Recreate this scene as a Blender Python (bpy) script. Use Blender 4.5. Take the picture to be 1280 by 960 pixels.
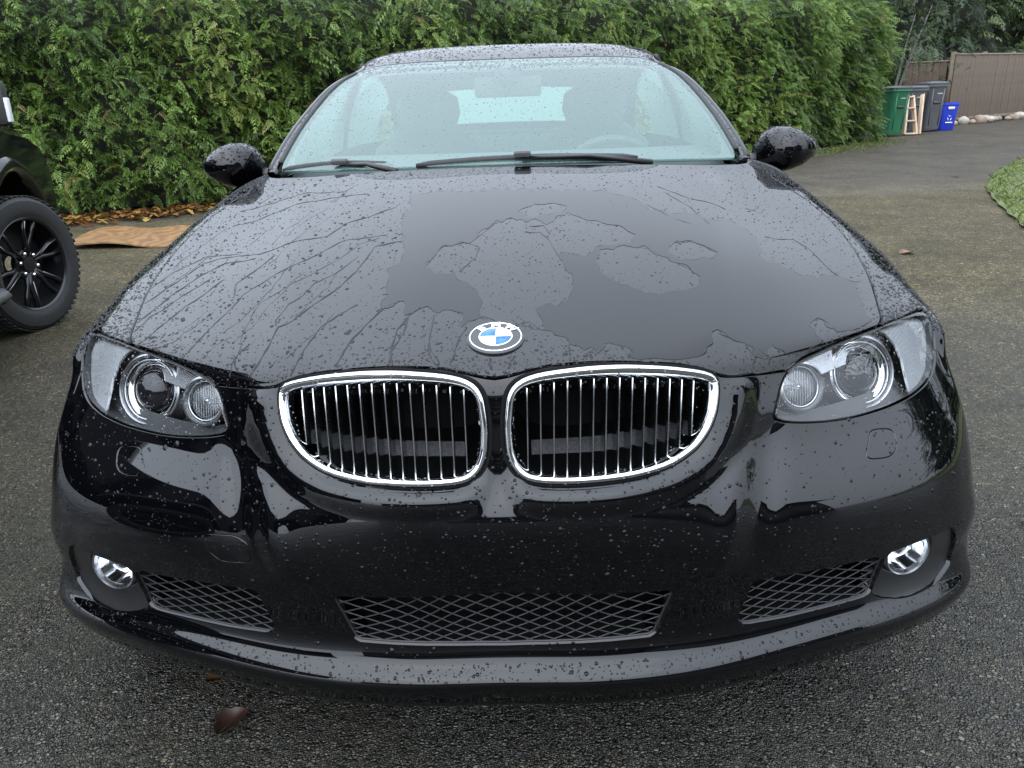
import bpy, bmesh, math, random
import numpy as np
from mathutils import Vector, Matrix
from mathutils.geometry import delaunay_2d_cdt
random.seed(7); rng = np.random.default_rng(7)
for o in list(bpy.data.objects): bpy.data.objects.remove(o, do_unlink=True)
scene = bpy.context.scene; COL = scene.collection
R = math.radians
# ------------------------------------------------------------------ camera
CAM = np.array([.049, -.985, 1.10]); PITCH, YAW, ROLL = .333, -.0234, -.0318
cd = bpy.data.cameras.new('camera'); cam = bpy.data.objects.new('camera', cd); COL.objects.link(cam)
cd.sensor_width = 36.0; cd.lens = 27.0; cd.clip_start = .05; cd.clip_end = 400
fw = Vector((math.sin(YAW) * math.cos(PITCH), math.cos(YAW) * math.cos(PITCH), -math.sin(PITCH)))
rt = Vector((math.cos(YAW), -math.sin(YAW), 0)); up = rt.cross(fw)
rt2 = rt * math.cos(ROLL) + up * math.sin(ROLL)
up2 = up * math.cos(ROLL) - rt * math.sin(ROLL)
cam.matrix_world = Matrix(((rt2.x, up2.x, -fw.x, CAM[0]), (rt2.y, up2.y, -fw.y, CAM[1]), (rt2.z, up2.z, -fw.z, CAM[2]), (0, 0, 0, 1)))
scene.camera = cam
# ------------------------------------------------------------------ overcast sky and a weak, very soft sun
SUN_EL, SUN_AZ = R(48), R(200)
world = bpy.data.worlds.new('World'); scene.world = world; world.use_nodes = True
wn = world.node_tree; wn.nodes.clear()
sky = wn.nodes.new('ShaderNodeTexSky'); sky.sky_type = 'NISHITA'; sky.sun_disc = False
sky.sun_elevation = SUN_EL; sky.sun_rotation = SUN_AZ; sky.dust_density = 4.0; sky.air_density = 1.2
sc_ = wn.nodes.new('ShaderNodeMix'); sc_.data_type = 'RGBA'; sc_.inputs[0].default_value = .86
sc_.inputs[7].default_value = (11.6, 12.7, 14.4, 1)          # cloud deck, in the sky texture's own units
bg = wn.nodes.new('ShaderNodeBackground'); bg.inputs[1].default_value = .15
ow = wn.nodes.new('ShaderNodeOutputWorld')
# overcast deck: brighter towards the zenith and in a broad glow round the hidden sun
_tc = wn.nodes.new('ShaderNodeTexCoord'); _sd = wn.nodes.new('ShaderNodeVectorMath'); _sd.operation = 'DOT_PRODUCT'
_sd.inputs[1].default_value = (math.sin(SUN_AZ) * math.cos(SUN_EL), math.cos(SUN_AZ) * math.cos(SUN_EL), math.sin(SUN_EL))
_mr = wn.nodes.new('ShaderNodeMapRange'); _mr.interpolation_type = 'SMOOTHSTEP'; _mr.inputs[1].default_value = -.6; _mr.inputs[2].default_value = 1.; _mr.inputs[3].default_value = .84; _mr.inputs[4].default_value = 2.35
_sp = wn.nodes.new('ShaderNodeSeparateXYZ'); _mz = wn.nodes.new('ShaderNodeMapRange'); _mz.inputs[1].default_value = 0.; _mz.inputs[2].default_value = 1.; _mz.inputs[3].default_value = .78; _mz.inputs[4].default_value = 1.1
_mu = wn.nodes.new('ShaderNodeMath'); _mu.operation = 'MULTIPLY'; _vs = wn.nodes.new('ShaderNodeVectorMath'); _vs.operation = 'SCALE'; _vs.inputs[0].default_value = (11.0, 12.2, 14.0)
wn.links.new(_tc.outputs['Generated'], _sd.inputs[0]); wn.links.new(_sd.outputs['Value'], _mr.inputs[0]); wn.links.new(_tc.outputs['Generated'], _sp.inputs[0]); wn.links.new(_sp.outputs[2], _mz.inputs[0])
wn.links.new(_mr.outputs[0], _mu.inputs[0]); wn.links.new(_mz.outputs[0], _mu.inputs[1]); wn.links.new(_mu.outputs[0], _vs.inputs['Scale']); wn.links.new(_vs.outputs[0], sc_.inputs[7])
wn.links.new(sky.outputs[0], sc_.inputs[6]); wn.links.new(sc_.outputs[2], bg.inputs[0]); wn.links.new(bg.outputs[0], ow.inputs[0])
sl = bpy.data.lights.new('sun', 'SUN'); sl.energy = .55; sl.angle = R(75); sl.color = (1, .97, .92)
so = bpy.data.objects.new('sun', sl); COL.objects.link(so)
so.rotation_euler = (R(90) - SUN_EL, 0, math.pi - SUN_AZ)
scene.view_settings.view_transform = 'Standard'; scene.view_settings.look = 'None'
scene.view_settings.gamma = 1; scene.view_settings.use_curve_mapping = False; scene.view_settings.exposure = .08
cy = scene.cycles; scene.render.engine = 'CYCLES'
cy.use_denoising = True; cy.max_bounces = 10; cy.transparent_max_bounces = 16; cy.glossy_bounces = 5; cy.diffuse_bounces = 3
cy.caustics_reflective = False; cy.caustics_refractive = False; cy.sample_clamp_indirect = 6.0; cy.blur_glossy = .3

# ------------------------------------------------------------------ helpers
MATS = {}
def mat(name, base=(.5, .5, .5), rough=.5, metal=0., ior=1.5, spec=.5, **k):
    if name in MATS: return MATS[name]
    m = bpy.data.materials.new(name); m.use_nodes = True; MATS[name] = m
    b = m.node_tree.nodes['Principled BSDF']
    b.inputs['Base Color'].default_value = (*base, 1); b.inputs['Roughness'].default_value = rough
    b.inputs['Metallic'].default_value = metal; b.inputs['IOR'].default_value = ior
    b.inputs['Specular IOR Level'].default_value = spec
    for kk, v in k.items(): b.inputs[kk.replace('_', ' ')].default_value = v
    return m
class NT:
    """short-hand for wiring a material"""
    def __init__(s, m): s.m = m; s.t = m.node_tree; s.b = s.t.nodes.get('Principled BSDF')
    def n(s, typ, **k):
        x = s.t.nodes.new('ShaderNode' + typ)
        for a, v in k.items():
            if a[0] == 'i' and a[1:].isdigit(): x.inputs[int(a[1:])].default_value = v
            else: setattr(x, a, v)
        return x
    def l(s, a, b): s.t.links.new(a, b)
    def tex(s, kind, scale, coord=None, **k):
        x = s.n('Tex' + kind); x.inputs['Scale'].default_value = scale
        for a, v in k.items():
            if a in x.inputs: x.inputs[a].default_value = v
            else: setattr(x, a, v)
        if coord is None:
            coord = s.n('TexCoord').outputs['Object']
        s.l(coord, x.inputs['Vector']); return x
    def ramp(s, src, stops, interp='LINEAR'):
        r = s.n('ValToRGB'); r.color_ramp.interpolation = interp; e = r.color_ramp.elements
        while len(e) < len(stops): e.new(.5)
        for q, (p, c) in zip(e, stops): q.position = p; q.color = (*c, 1) if len(c) == 3 else c
        s.l(src, r.inputs[0]); return r.outputs[0]
    def mix(s, fac, a, b, blend='MIX'):
        x = s.n('Mix', data_type='RGBA', blend_type=blend)
        for v, i in ((fac, 0), (a, 6), (b, 7)):
            if hasattr(v, 'links') or hasattr(v, 'is_linked'): s.l(v, x.inputs[i])
            elif i == 0: x.inputs[0].default_value = v
            else: x.inputs[i].default_value = (*v, 1)
        return x.outputs[2]
    def math(s, op, a, b=0., clamp=False):
        x = s.n('Math', operation=op, use_clamp=clamp)
        for v, i in ((a, 0), (b, 1)):
            if hasattr(v, 'is_linked'): s.l(v, x.inputs[i])
            else: x.inputs[i].default_value = v
        return x.outputs[0]
    def bump(s, h, strength=.3, dist=.01):
        x = s.n('Bump'); x.inputs['Strength'].default_value = strength; x.inputs['Distance'].default_value = dist
        s.l(h, x.inputs['Height']); s.l(x.outputs[0], s.b.inputs['Normal'])
def noisy(name, base, rough=.6, var=.25, scale=8., bump=0., metal=0., spec=.5, bscale=None):
    """plain material with blotchy colour variation and fine relief"""
    if name in MATS: return MATS[name]
    m = mat(name, base, rough, metal, spec=spec); t = NT(m)
    n = t.tex('Noise', scale, Detail=6.); lo = tuple(c * (1 - var) for c in base); hi = tuple(min(1, c * (1 + var)) for c in base)
    t.l(t.ramp(n.outputs[0], [(.3, lo), (.7, hi)]), t.b.inputs['Base Color'])
    if bump:
        n2 = t.tex('Noise', bscale or scale * 6, Detail=5.); t.bump(n2.outputs[0], bump, .01)
    return m
def link(name, data, parent=None):
    o = bpy.data.objects.new(name, data); COL.objects.link(o)
    if parent is not None: o.parent = parent
    return o
def tag(o, label=None, cat=None, group=None, kind=None):
    for k, v in (('label', label), ('category', cat), ('group', group), ('kind', kind)):
        if v: o[k] = v
    return o
def thing(name, label, cat, loc=(0, 0, 0), rz=0., group=None):
    o = link(name, None); o.location = loc; o.rotation_euler = (0, 0, rz); o.empty_display_size = .1
    return tag(o, label, cat, group)
def mk(name, V, F, m, parent=None, smooth=True, N=None, att=None):
    """mesh from numpy verts and faces (array of equal-sized faces, or a list)"""
    me = bpy.data.meshes.new(name); V = np.asarray(V, float)
    if isinstance(F, np.ndarray) and F.ndim == 2:
        cnt = np.full(len(F), F.shape[1], np.int32); idx = F.ravel().astype(np.int32)
    else:
        cnt = np.array([len(f) for f in F], np.int32); idx = np.array([i for f in F for i in f], np.int32)
    me.vertices.add(len(V)); me.vertices.foreach_set('co', V.astype(np.float32).ravel())
    me.loops.add(len(idx)); me.loops.foreach_set('vertex_index', idx)
    me.polygons.add(len(cnt)); st = np.concatenate([[0], np.cumsum(cnt)[:-1]]).astype(np.int32)
    me.polygons.foreach_set('loop_start', st)
    me.update(calc_edges=True); me.validate(verbose=False)
    if smooth: me.polygons.foreach_set('use_smooth', np.ones(len(me.polygons), bool))
    if N is not None and len(N) == len(me.vertices): me.normals_split_custom_set_from_vertices([tuple(x) for x in N])
    if att is not None:
        a = me.attributes.new('rnd', 'FLOAT', 'POINT'); a.data.foreach_set('value', np.asarray(att, np.float32))
    if m is not None: me.materials.append(m)
    me.update()
    return link(name, me, parent)
class MB:
    """collects simple solids into one mesh"""
    def __init__(s): s.v = []; s.f = []
    def add(s, V, F):
        o = len(s.v); s.v += [tuple(map(float, p)) for p in V]; s.f += [tuple(i + o for i in f) for f in F]; return s
    def box(s, c, d, M=None, bev=0.):
        """centre, full size; bev chamfers all edges"""
        c = np.array(c, float); h = np.array(d, float) / 2
        if bev <= 0:
            V = [(x * h[0], y * h[1], z * h[2]) for x in (-1, 1) for y in (-1, 1) for z in (-1, 1)]
            F = [(0, 1, 3, 2), (4, 6, 7, 5), (0, 4, 5, 1), (2, 3, 7, 6), (0, 2, 6, 4), (1, 5, 7, 3)]
        else:
            bm = bmesh.new(); bmesh.ops.create_cube(bm, size=1.)
            for v in bm.verts: v.co = Vector((v.co.x * d[0], v.co.y * d[1], v.co.z * d[2]))
            bmesh.ops.bevel(bm, geom=list(bm.edges), offset=bev, segments=2, profile=.6, affect='EDGES')
            bm.verts.index_update(); V = [tuple(v.co) for v in bm.verts]; F = [tuple(v.index for v in f.verts) for f in bm.faces]; bm.free()
        V = np.array(V)
        if M is not None: V = V @ np.array(M).T
        return s.add(V + c, F)
    def tube(s, P, r, n=8, cap=True, flat=1., upv=None):
        P = np.array(P, float); m = len(P); r = np.broadcast_to(np.asarray(r, float), (m,))
        T = np.gradient(P, axis=0); T /= np.maximum(1e-9, np.linalg.norm(T, axis=1, keepdims=True))
        a = np.array(upv if upv is not None else ((0, 0, 1) if abs(T[0][2]) < .9 else (1, 0, 0)), float); V = []
        for i in range(m):
            b = np.cross(T[i], a); b /= max(1e-9, np.linalg.norm(b)); c = np.cross(b, T[i])
            for k in range(n):
                t = 2 * math.pi * k / n; V.append(P[i] + r[i] * (math.cos(t) * b + flat * math.sin(t) * c))
        F = [(i * n + k, i * n + (k + 1) % n, (i + 1) * n + (k + 1) % n, (i + 1) * n + k) for i in range(m - 1) for k in range(n)]
        if cap: F += [tuple(range(n))[::-1], tuple((m - 1) * n + k for k in range(n))]
        return s.add(V, F)
    def lathe(s, prof, n=32, M=None, c=(0, 0, 0), a0=0., a1=2 * math.pi):
        """profile [(radius, height along axis)], axis local z"""
        full = abs(a1 - a0) > 6.28; m = len(prof); V = []; nn = n if full else n + 1
        for k in range(nn):
            t = a0 + (a1 - a0) * k / n
            for r, h in prof: V.append((r * math.cos(t), r * math.sin(t), h))
        V = np.array(V)
        if M is not None: V = V @ np.array(M).T
        F = [(k * m + i, ((k + 1) % nn) * m + i, ((k + 1) % nn) * m + i + 1, k * m + i + 1) for k in range(n if full else n) for i in range(m - 1)]
        return s.add(V + np.array(c), F)
    def grid(s, G, close_u=False):
        """G[i][j] points"""
        G = np.array(G, float); a, b = G.shape[:2]
        F = [(i * b + j, i * b + (j + 1) % b, (i + 1) * b + (j + 1) % b, (i + 1) * b + j) for i in range(a - 1) for j in range(b if close_u else b - 1)]
        return s.add(G.reshape(-1, 3), F)
    def prism(s, poly, t, M=None, c=(0, 0, 0)):
        """polygon in local xy, extruded along local z by t"""
        n = len(poly); V = np.array([(x, y, 0) for x, y in poly] + [(x, y, t) for x, y in poly], float)
        if M is not None: V = V @ np.array(M).T
        F = [tuple(range(n))[::-1], tuple(range(n, 2 * n))] + [(i, (i + 1) % n, n + (i + 1) % n, n + i) for i in range(n)]
        return s.add(V + np.array(c), F)
    def build(s, name, m, parent=None, smooth=False, angle=None):
        o = mk(name, np.array(s.v), s.f, m, parent, smooth=False)
        if smooth: o.data.shade_smooth() if angle is None else o.data.set_sharp_from_angle(angle=angle)
        if angle is not None:
            o.data.polygons.foreach_set('use_smooth', np.ones(len(o.data.polygons), bool)); o.data.set_sharp_from_angle(angle=angle)
        return o
def frame(n, u=None):
    """3x3 matrix whose third column is n"""
    n = np.array(n, float); n /= np.linalg.norm(n); a = np.array(u if u is not None else (1, 0, 0), float)
    x = a - n * (a @ n); x /= np.linalg.norm(x); y = np.cross(n, x); return np.stack([x, y, n], 1)
def inside(poly, P):
    """vectorised point in polygon"""
    poly = np.asarray(poly); x, y = P[:, 0], P[:, 1]; r = np.zeros(len(P), bool); q = np.roll(poly, -1, 0)
    for (x1, y1), (x2, y2) in zip(poly, q):
        if y1 == y2: continue
        c = ((y1 > y) != (y2 > y)) & (x < (x2 - x1) * (y - y1) / (y2 - y1) + x1); r ^= c
    return r
def polydist(poly, P, sx=1., sy=1.):
    poly = np.asarray(poly) * [sx, sy]; P = np.asarray(P) * [sx, sy]; d = np.full(len(P), 1e9); q = np.roll(poly, -1, 0)
    for a, b in zip(poly, q):
        ab = b - a; t = np.clip(((P - a) @ ab) / max(1e-12, ab @ ab), 0, 1); d = np.minimum(d, np.linalg.norm(P - a - t[:, None] * ab, axis=1))
    return d
def densify(c, step, closed=True):
    c = np.asarray(c, float); q = np.roll(c, -1, 0) if closed else c[1:]; out = []
    for a, b in zip(c, q):
        n = max(1, int(np.ceil(np.linalg.norm(b - a) / step)))
        for k in range(n): out.append(a + (b - a) * k / n)
    if not closed: out.append(c[-1])
    return np.array(out)
def mirror(c): c = np.array(c, float).copy(); c[:, 0] *= -1; return c[::-1]
def smooth_loop(c, it=2, closed=True):
    c = np.array(c, float)
    for _ in range(it):
        m = (np.roll(c, 1, 0) + 2 * c + np.roll(c, -1, 0)) / 4
        if not closed: m[0], m[-1] = c[0], c[-1]
        c = m
    return c
def copy_tree(o, parent=None):
    c = o.copy(); COL.objects.link(c); c.parent = parent
    for ch in list(o.children): copy_tree(ch, c)
    return c

# ------------------------------------------------------------------ surfaces
# ---- car body skin: rows from lip (v=0) to cowl (v=max), columns from centre to the door edge
X0=[0,.09,.17,.30,.42,.55,.685,.798,.862,.895,.91,.912]
X1=[0,.09,.17,.30,.42,.56,.715,.842,.912,.928,.922,.915]
P0=[0,.001,.005,.026,.062,.115,.186,.268,.345,.47,.90,1.35]
def row(dy,z,sx=1.0,w=0.0):
    x=[a*(1-w)+b*w for a,b in zip(X0,X1)]
    z=np.interp(X0[:8]+[.855]+[1.0,1.5,2.0],[a for a,_ in z],[b for _,b in z])
    return [(x[i]*sx,P0[i]+(np.interp(X0[i],[a for a,_ in dy],[b for _,b in dy]) if i<9 else (dy[-1][1]*(.5 if i==9 else 0))),z[i]) for i in range(12)]
K=lambda c:[(0,c),(1,c)]
ROWS=[
 row(K(.16),[(0,.190),(1,.175),(2,.18)],sx=.965,w=1),
 row(K(.035),[(0,.196),(.6,.182),(1,.165),(2,.18)],sx=.995,w=1),
 row(K(.006),[(0,.226),(.6,.211),(.85,.19),(1,.19),(2,.195)],w=1),
 row(K(-.009),[(0,.265),(.6,.249),(.85,.222),(1,.225),(2,.225)],w=1),
 row(K(.010),[(0,.282),(.6,.272),(.85,.246),(1,.25),(2,.25)],w=1),
 row(K(.020),[(0,.299),(.6,.284),(.85,.268),(1,.27),(2,.27)],w=1),
 row(K(.026),[(0,.325),(.6,.318),(.85,.300),(1,.31),(2,.31)],w=1),
 row(K(.014),[(0,.385),(.6,.37),(.85,.352),(1,.36),(2,.36)],w=1),
 row(K(.0),[(0,.45),(.6,.44),(.85,.42),(1,.42),(2,.42)],w=.5),
 row([(0,-.006),(.3,-.004),(.6,.006),(1,.01)],[(0,.515),(.6,.50),(.85,.48),(1,.48),(2,.48)],w=.3),
 row([(0,.0),(.2,.0),(.34,.02),(.5,.042),(.7,.05),(.85,.045),(1,.03)],[(0,.562),(.3,.562),(.5,.558),(.7,.55),(.85,.545),(1,.54),(2,.53)],w=.15),
 row([(0,.026),(.2,.028),(.34,.05),(.45,.072),(.6,.085),(.7,.09),(.85,.085),(1,.06)],[(0,.60),(.3,.602),(.45,.604),(.6,.594),(.75,.592),(.855,.60),(1,.59),(2,.58)],w=-.1),
 row([(0,.040),(.2,.043),(.34,.068),(.45,.098),(.6,.125),(.7,.135),(.79,.138),(.853,.125),(1,.09)],[(0,.665),(.2,.672),(.34,.662),(.45,.656),(.6,.648),(.75,.655),(.855,.655),(1,.635),(2,.62)],w=-.35),
 row([(0,.056),(.2,.058),(.34,.088),(.45,.126),(.55,.155),(.68,.183),(.79,.175),(.853,.16),(1,.10)],[(0,.738),(.17,.748),(.34,.716),(.45,.698),(.6,.700),(.75,.716),(.855,.705),(1,.685),(2,.67)],w=-.5),
 [(0,.095,.768),(.09,.095,.770),(.17,.10,.770),(.30,.137,.753),(.42,.20,.734),(.55,.29,.727),(.67,.385,.727),(.77,.48,.728),(.846,.58,.728),(.898,.75,.730),(.918,1.02,.735),(.912,1.35,.745)],
 [(0,.22,.806),(.09,.22,.806),(.17,.225,.805),(.30,.255,.793),(.42,.31,.776),(.55,.39,.758),(.665,.48,.750),(.772,.59,.755),(.850,.71,.763),(.898,.87,.774),(.908,1.08,.790),(.893,1.35,.812)],
 [(0,.42,.858),(.09,.42,.858),(.17,.423,.857),(.30,.45,.848),(.42,.49,.833),(.55,.56,.811),(.66,.65,.797),(.765,.75,.795),(.838,.86,.801),(.876,1.0,.813),(.882,1.16,.833),(.868,1.35,.862)],
 [(0,.66,.905),(.09,.66,.905),(.17,.663,.904),(.30,.68,.897),(.42,.72,.884),(.55,.78,.862),(.66,.86,.847),(.755,.94,.843),(.815,1.02,.849),(.843,1.12,.861),(.847,1.23,.878),(.835,1.35,.902)],
 [(0,.90,.946),(.09,.90,.946),(.17,.902,.945),(.30,.92,.940),(.42,.95,.930),(.55,1.0,.914),(.65,1.06,.904),(.72,1.13,.903),(.758,1.19,.908),(.777,1.25,.916),(.785,1.30,.926),(.78,1.35,.938)],
 [(0,1.13,.981),(.09,1.132,.981),(.17,1.135,.980),(.30,1.15,.977),(.42,1.172,.972),(.52,1.20,.967),(.60,1.235,.963),(.65,1.268,.962),(.677,1.295,.963),(.691,1.32,.965),(.70,1.335,.967),(.703,1.35,.968)],
]
def bs(n,t):
    """clamped-ish uniform cubic b-spline weights: extended control array index floor(t)..+3, control points padded by extrapolation"""
    t=np.clip(t,0,n-1-1e-9);i=np.floor(t).astype(int);f=t-i
    w=np.stack([(1-f)**3,3*f**3-6*f**2+4,-3*f**3+3*f**2+3*f+1,f**3],-1)/6
    return i,w
class Net:
    def __init__(s,rows,mirror=True,fair=True):
        A=np.array(rows,float)
        # interpolate softly: push controls so the surface passes near the points
        s.B=A.copy()
        for _ in range(3 if fair else 0):
            s.mk(mirror); s.B+= .6*(A-s.base(np.arange(A.shape[1])[None,:].repeat(A.shape[0],0),np.arange(A.shape[0])[:,None].repeat(A.shape[1],1)))
            if mirror: s.B[:,0,0]=0
        s.mk(mirror)
    def mk(s,mirror):
        A=s.B
        if mirror:
            L=A[:,1:2]*np.array([-1,1,1])
        else: L=2*A[:,:1]-A[:,1:2]
        A=np.concatenate([L,A,2*A[:,-1:]-A[:,-2:-1]],1)
        A=np.concatenate([2*A[:1]-A[1:2],A,2*A[-1:]-A[-2:-1]],0)
        s.A=A;s.nv,s.nu=A.shape[0]-2,A.shape[1]-2
    bumpf=None
    def ev(s,u,v):
        r=s.base(u,v)
        if s.bumpf is not None: r=r+s.nrm0(u,v)*s.bumpf(np.asarray(u,float),np.asarray(v,float))[...,None]
        return r
    def nrm0(s,u,v): return s.nrm(u,v,f=s.base)
    def base(s,u,v):
        """u may be negative: mirrored side"""
        u=np.asarray(u,float);v=np.asarray(v,float)
        sg=np.where(u<0,-1.,1.);iu,wu=bs(s.nu,np.abs(u));iv,wv=bs(s.nv,v)
        r=0
        for a in range(4):
            for b in range(4):
                r=r+(wv[...,a]*wu[...,b])[...,None]*s.A[iv+a,iu+b]
        r=np.array(r);r[...,0]*=sg
        return r
    def nrm(s,u,v,e=2e-3,f=None):
        f=f or s.ev
        u=np.asarray(u,float);v=np.asarray(v,float)
        d1=f(u+e,v)-f(u-e,v);d2=f(u,v+e)-f(u,v-e)
        n=np.cross(d1,d2);return n/np.maximum(1e-12,np.linalg.norm(n,axis=-1,keepdims=True))
BODY=Net(ROWS)

# ------------------------------------------------------------------ ground
def tz(x, y):
    a = (np.asarray(y, float) - 8.0) / 1.5
    return .036 * 1.5 * np.log1p(np.exp(np.clip(a, -40, 40)))
def ground_material():
    m = mat('exposed_aggregate', (.1, .1, .09), .5); t = NT(m); co = t.n('TexCoord').outputs['Object']
    warp = t.tex('Noise', 60., co, Detail=2.); wv = t.n('VectorMath', operation='MULTIPLY_ADD'); t.l(warp.outputs['Color'], wv.inputs[0]); wv.inputs[1].default_value = (.006, .006, .006); t.l(co, wv.inputs[2])
    vo = t.tex('Voronoi', 118., wv.outputs[0], feature='F1', Randomness=1.); ve = t.tex('Voronoi', 118., wv.outputs[0], feature='DISTANCE_TO_EDGE')
    v2 = t.tex('Voronoi', 210., wv.outputs[0])
    stone = t.ramp(vo.outputs['Color'], [(0, (.030, .030, .028)), (.35, (.075, .073, .066)), (.62, (.13, .125, .11)), (.82, (.20, .19, .165)), (.95, (.34, .33, .30))])
    bw = t.n('SeparateColor'); t.l(vo.outputs['Color'], bw.inputs[0])
    stone = t.ramp(bw.outputs[0], [(0, (.032, .032, .030)), (.4, (.075, .074, .068)), (.65, (.125, .12, .105)), (.85, (.20, .19, .165)), (.97, (.36, .35, .32))])
    tint = t.ramp(bw.outputs[1], [(0, (1., .93, .82)), (.5, (1, 1, 1)), (1, (.9, .97, 1.06))]); stone = t.mix(1., stone, tint, 'MULTIPLY')
    edge = t.ramp(ve.outputs['Distance'], [(.02, (0, 0, 0)), (.13, (1, 1, 1))])
    col = t.mix(edge, (.020, .020, .017), stone)
    # smaller chippings between the larger stones, in clumps
    vb = t.tex('Voronoi', 215., wv.outputs[0]); vbe = t.tex('Voronoi', 215., wv.outputs[0], feature='DISTANCE_TO_EDGE'); bs_ = t.n('SeparateColor'); t.l(vb.outputs['Color'], bs_.inputs[0])
    small = t.ramp(bs_.outputs[0], [(0, (.028, .027, .024)), (.5, (.085, .080, .068)), (.85, (.18, .17, .14)), (.97, (.34, .32, .28))]); small = t.mix(t.ramp(vbe.outputs['Distance'], [(.03, (0, 0, 0)), (.16, (1, 1, 1))]), (.018, .018, .015), small)
    clump = t.ramp(t.tex('Noise', 38., co, Detail=3.).outputs[0], [(.47, (0, 0, 0)), (.53, (1, 1, 1))]); col = t.mix(clump, col, small)
    stain = t.ramp(t.tex('Noise', 1.3, co, Detail=7., Roughness=.7).outputs[0], [(.35, (.62, .62, .60)), (.62, (1.15, 1.13, 1.1))]); col = t.mix(1., col, stain, 'MULTIPLY')
    big = t.tex('Noise', .55, co, Detail=5., Roughness=.6); mid = t.tex('Noise', 3.2, co, Detail=6., Roughness=.65)
    # moss and tan fines in the joints, in drifts
    sp = t.n('SeparateXYZ'); t.l(co, sp.inputs[0])
    moss = t.math('MULTIPLY', t.ramp(mid.outputs[0], [(.46, (0, 0, 0)), (.66, (1, 1, 1))]), t.ramp(big.outputs[0], [(.38, (0, 0, 0)), (.60, (1, 1, 1))]))
    col = t.mix(t.math('MULTIPLY', moss, .5), col, (.055, .060, .022))
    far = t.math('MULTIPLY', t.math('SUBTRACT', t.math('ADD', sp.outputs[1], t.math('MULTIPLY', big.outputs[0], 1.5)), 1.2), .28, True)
    col = t.mix(1., col, (.40, .38, .325), 'MULTIPLY'); tan = t.mix(1., col, (2.75, 2.5, 1.95), 'MULTIPLY'); col = t.mix(far, col, tan)  # near ground darkened in colour to stand in for the photographer's shade; tan beyond
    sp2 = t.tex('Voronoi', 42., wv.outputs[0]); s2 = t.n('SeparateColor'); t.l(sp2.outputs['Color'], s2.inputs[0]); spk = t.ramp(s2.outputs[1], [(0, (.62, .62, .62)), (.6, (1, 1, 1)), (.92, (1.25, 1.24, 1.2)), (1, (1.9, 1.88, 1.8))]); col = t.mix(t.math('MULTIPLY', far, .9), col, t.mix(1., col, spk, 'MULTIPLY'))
    # newer, smoother tarmac further up the drive, a pale worn lip where it starts
    wob = t.math('MULTIPLY', mid.outputs[0], .9); yy = t.math('SUBTRACT', t.math('ADD', sp.outputs[1], wob), t.math('MULTIPLY', sp.outputs[0], .10))
    new = t.math('MULTIPLY', t.math('SUBTRACT', yy, 8.9), .9, True)
    fine = t.tex('Noise', 160., co, Detail=3.); tar = t.ramp(fine.outputs[0], [(.3, (.030, .025, .018)), (.7, (.080, .068, .050))])
    tar = t.mix(1., t.mix(1., tar, spk, 'MULTIPLY'), stain, 'MULTIPLY'); tar = t.mix(t.math('MULTIPLY', big.outputs[0], .35), tar, (.038, .034, .028)); col = t.mix(new, col, tar)
    lip = t.ramp(t.math('ABSOLUTE', t.math('SUBTRACT', yy, 9.15)), [(.0, (1, 1, 1)), (.45, (0, 0, 0))]); lip = t.math('MULTIPLY', t.math('MULTIPLY', lip, .22), t.ramp(big.outputs[0], [(.35, (0, 0, 0)), (.6, (1, 1, 1))]))
    col = t.mix(lip, col, (.20, .185, .15))
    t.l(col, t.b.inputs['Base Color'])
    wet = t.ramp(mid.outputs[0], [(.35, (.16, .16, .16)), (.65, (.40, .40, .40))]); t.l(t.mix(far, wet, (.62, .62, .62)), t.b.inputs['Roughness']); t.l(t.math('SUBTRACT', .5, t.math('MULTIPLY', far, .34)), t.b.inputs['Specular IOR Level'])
    hgt = t.math('ADD', t.math('MULTIPLY', t.math('MINIMUM', ve.outputs['Distance'], .28), 3.2), t.math('MULTIPLY', bw.outputs[2], .5)); hb = t.math('MULTIPLY', t.math('MINIMUM', vbe.outputs['Distance'], .3), 1.6); hgt = t.math('ADD', t.math('MULTIPLY', hgt, t.math('SUBTRACT', 1., clump)), t.math('MULTIPLY', hb, clump)); hgt = t.math('MULTIPLY', hgt, t.math('SUBTRACT', 1., t.math('MULTIPLY', new, .85)))
    t.bump(hgt, 1., .0045); return m
gx = np.concatenate([np.linspace(-120, -12, 20), np.linspace(-11, 24, 60), np.linspace(26, 120, 20)]); gy = np.concatenate([np.linspace(-60, -4, 15), np.linspace(-3, 40, 90), np.linspace(44, 200, 20)])
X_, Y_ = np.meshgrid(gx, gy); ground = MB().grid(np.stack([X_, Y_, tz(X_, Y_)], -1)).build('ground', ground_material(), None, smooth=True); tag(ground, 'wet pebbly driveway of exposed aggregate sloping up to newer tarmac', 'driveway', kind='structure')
# shallow puddles
PUD = mat('puddle_water', (.07, .068, .06), .12, ior=1.33)
def blob(cx, cy, rx, ry, n=40, jag=.35, rot=0.):
    ph = rng.uniform(0, 6.28, 5); am = rng.uniform(.3, 1, 5); out = []
    for k in range(n):
        t = 2 * math.pi * k / n; r = 1 + jag * sum(a * math.sin((i + 2) * t + p) for i, (a, p) in enumerate(zip(am, ph))) / 3
        x, y = rx * r * math.cos(t), ry * r * math.sin(t); out.append((cx + x * math.cos(rot) - y * math.sin(rot), cy + x * math.sin(rot) + y * math.cos(rot)))
    return out
for i, (px, py, rx, ry, lab) in enumerate([]):
    P = blob(px, py, rx, ry); c = [(px, py, .0065)] + [(x, y, .0045) for x, y in P]; n = len(P)
    o = mk('puddle', c, [(0, 1 + k, 1 + (k + 1) % n) for k in range(n)], PUD); tag(o, lab, 'puddle')
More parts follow.
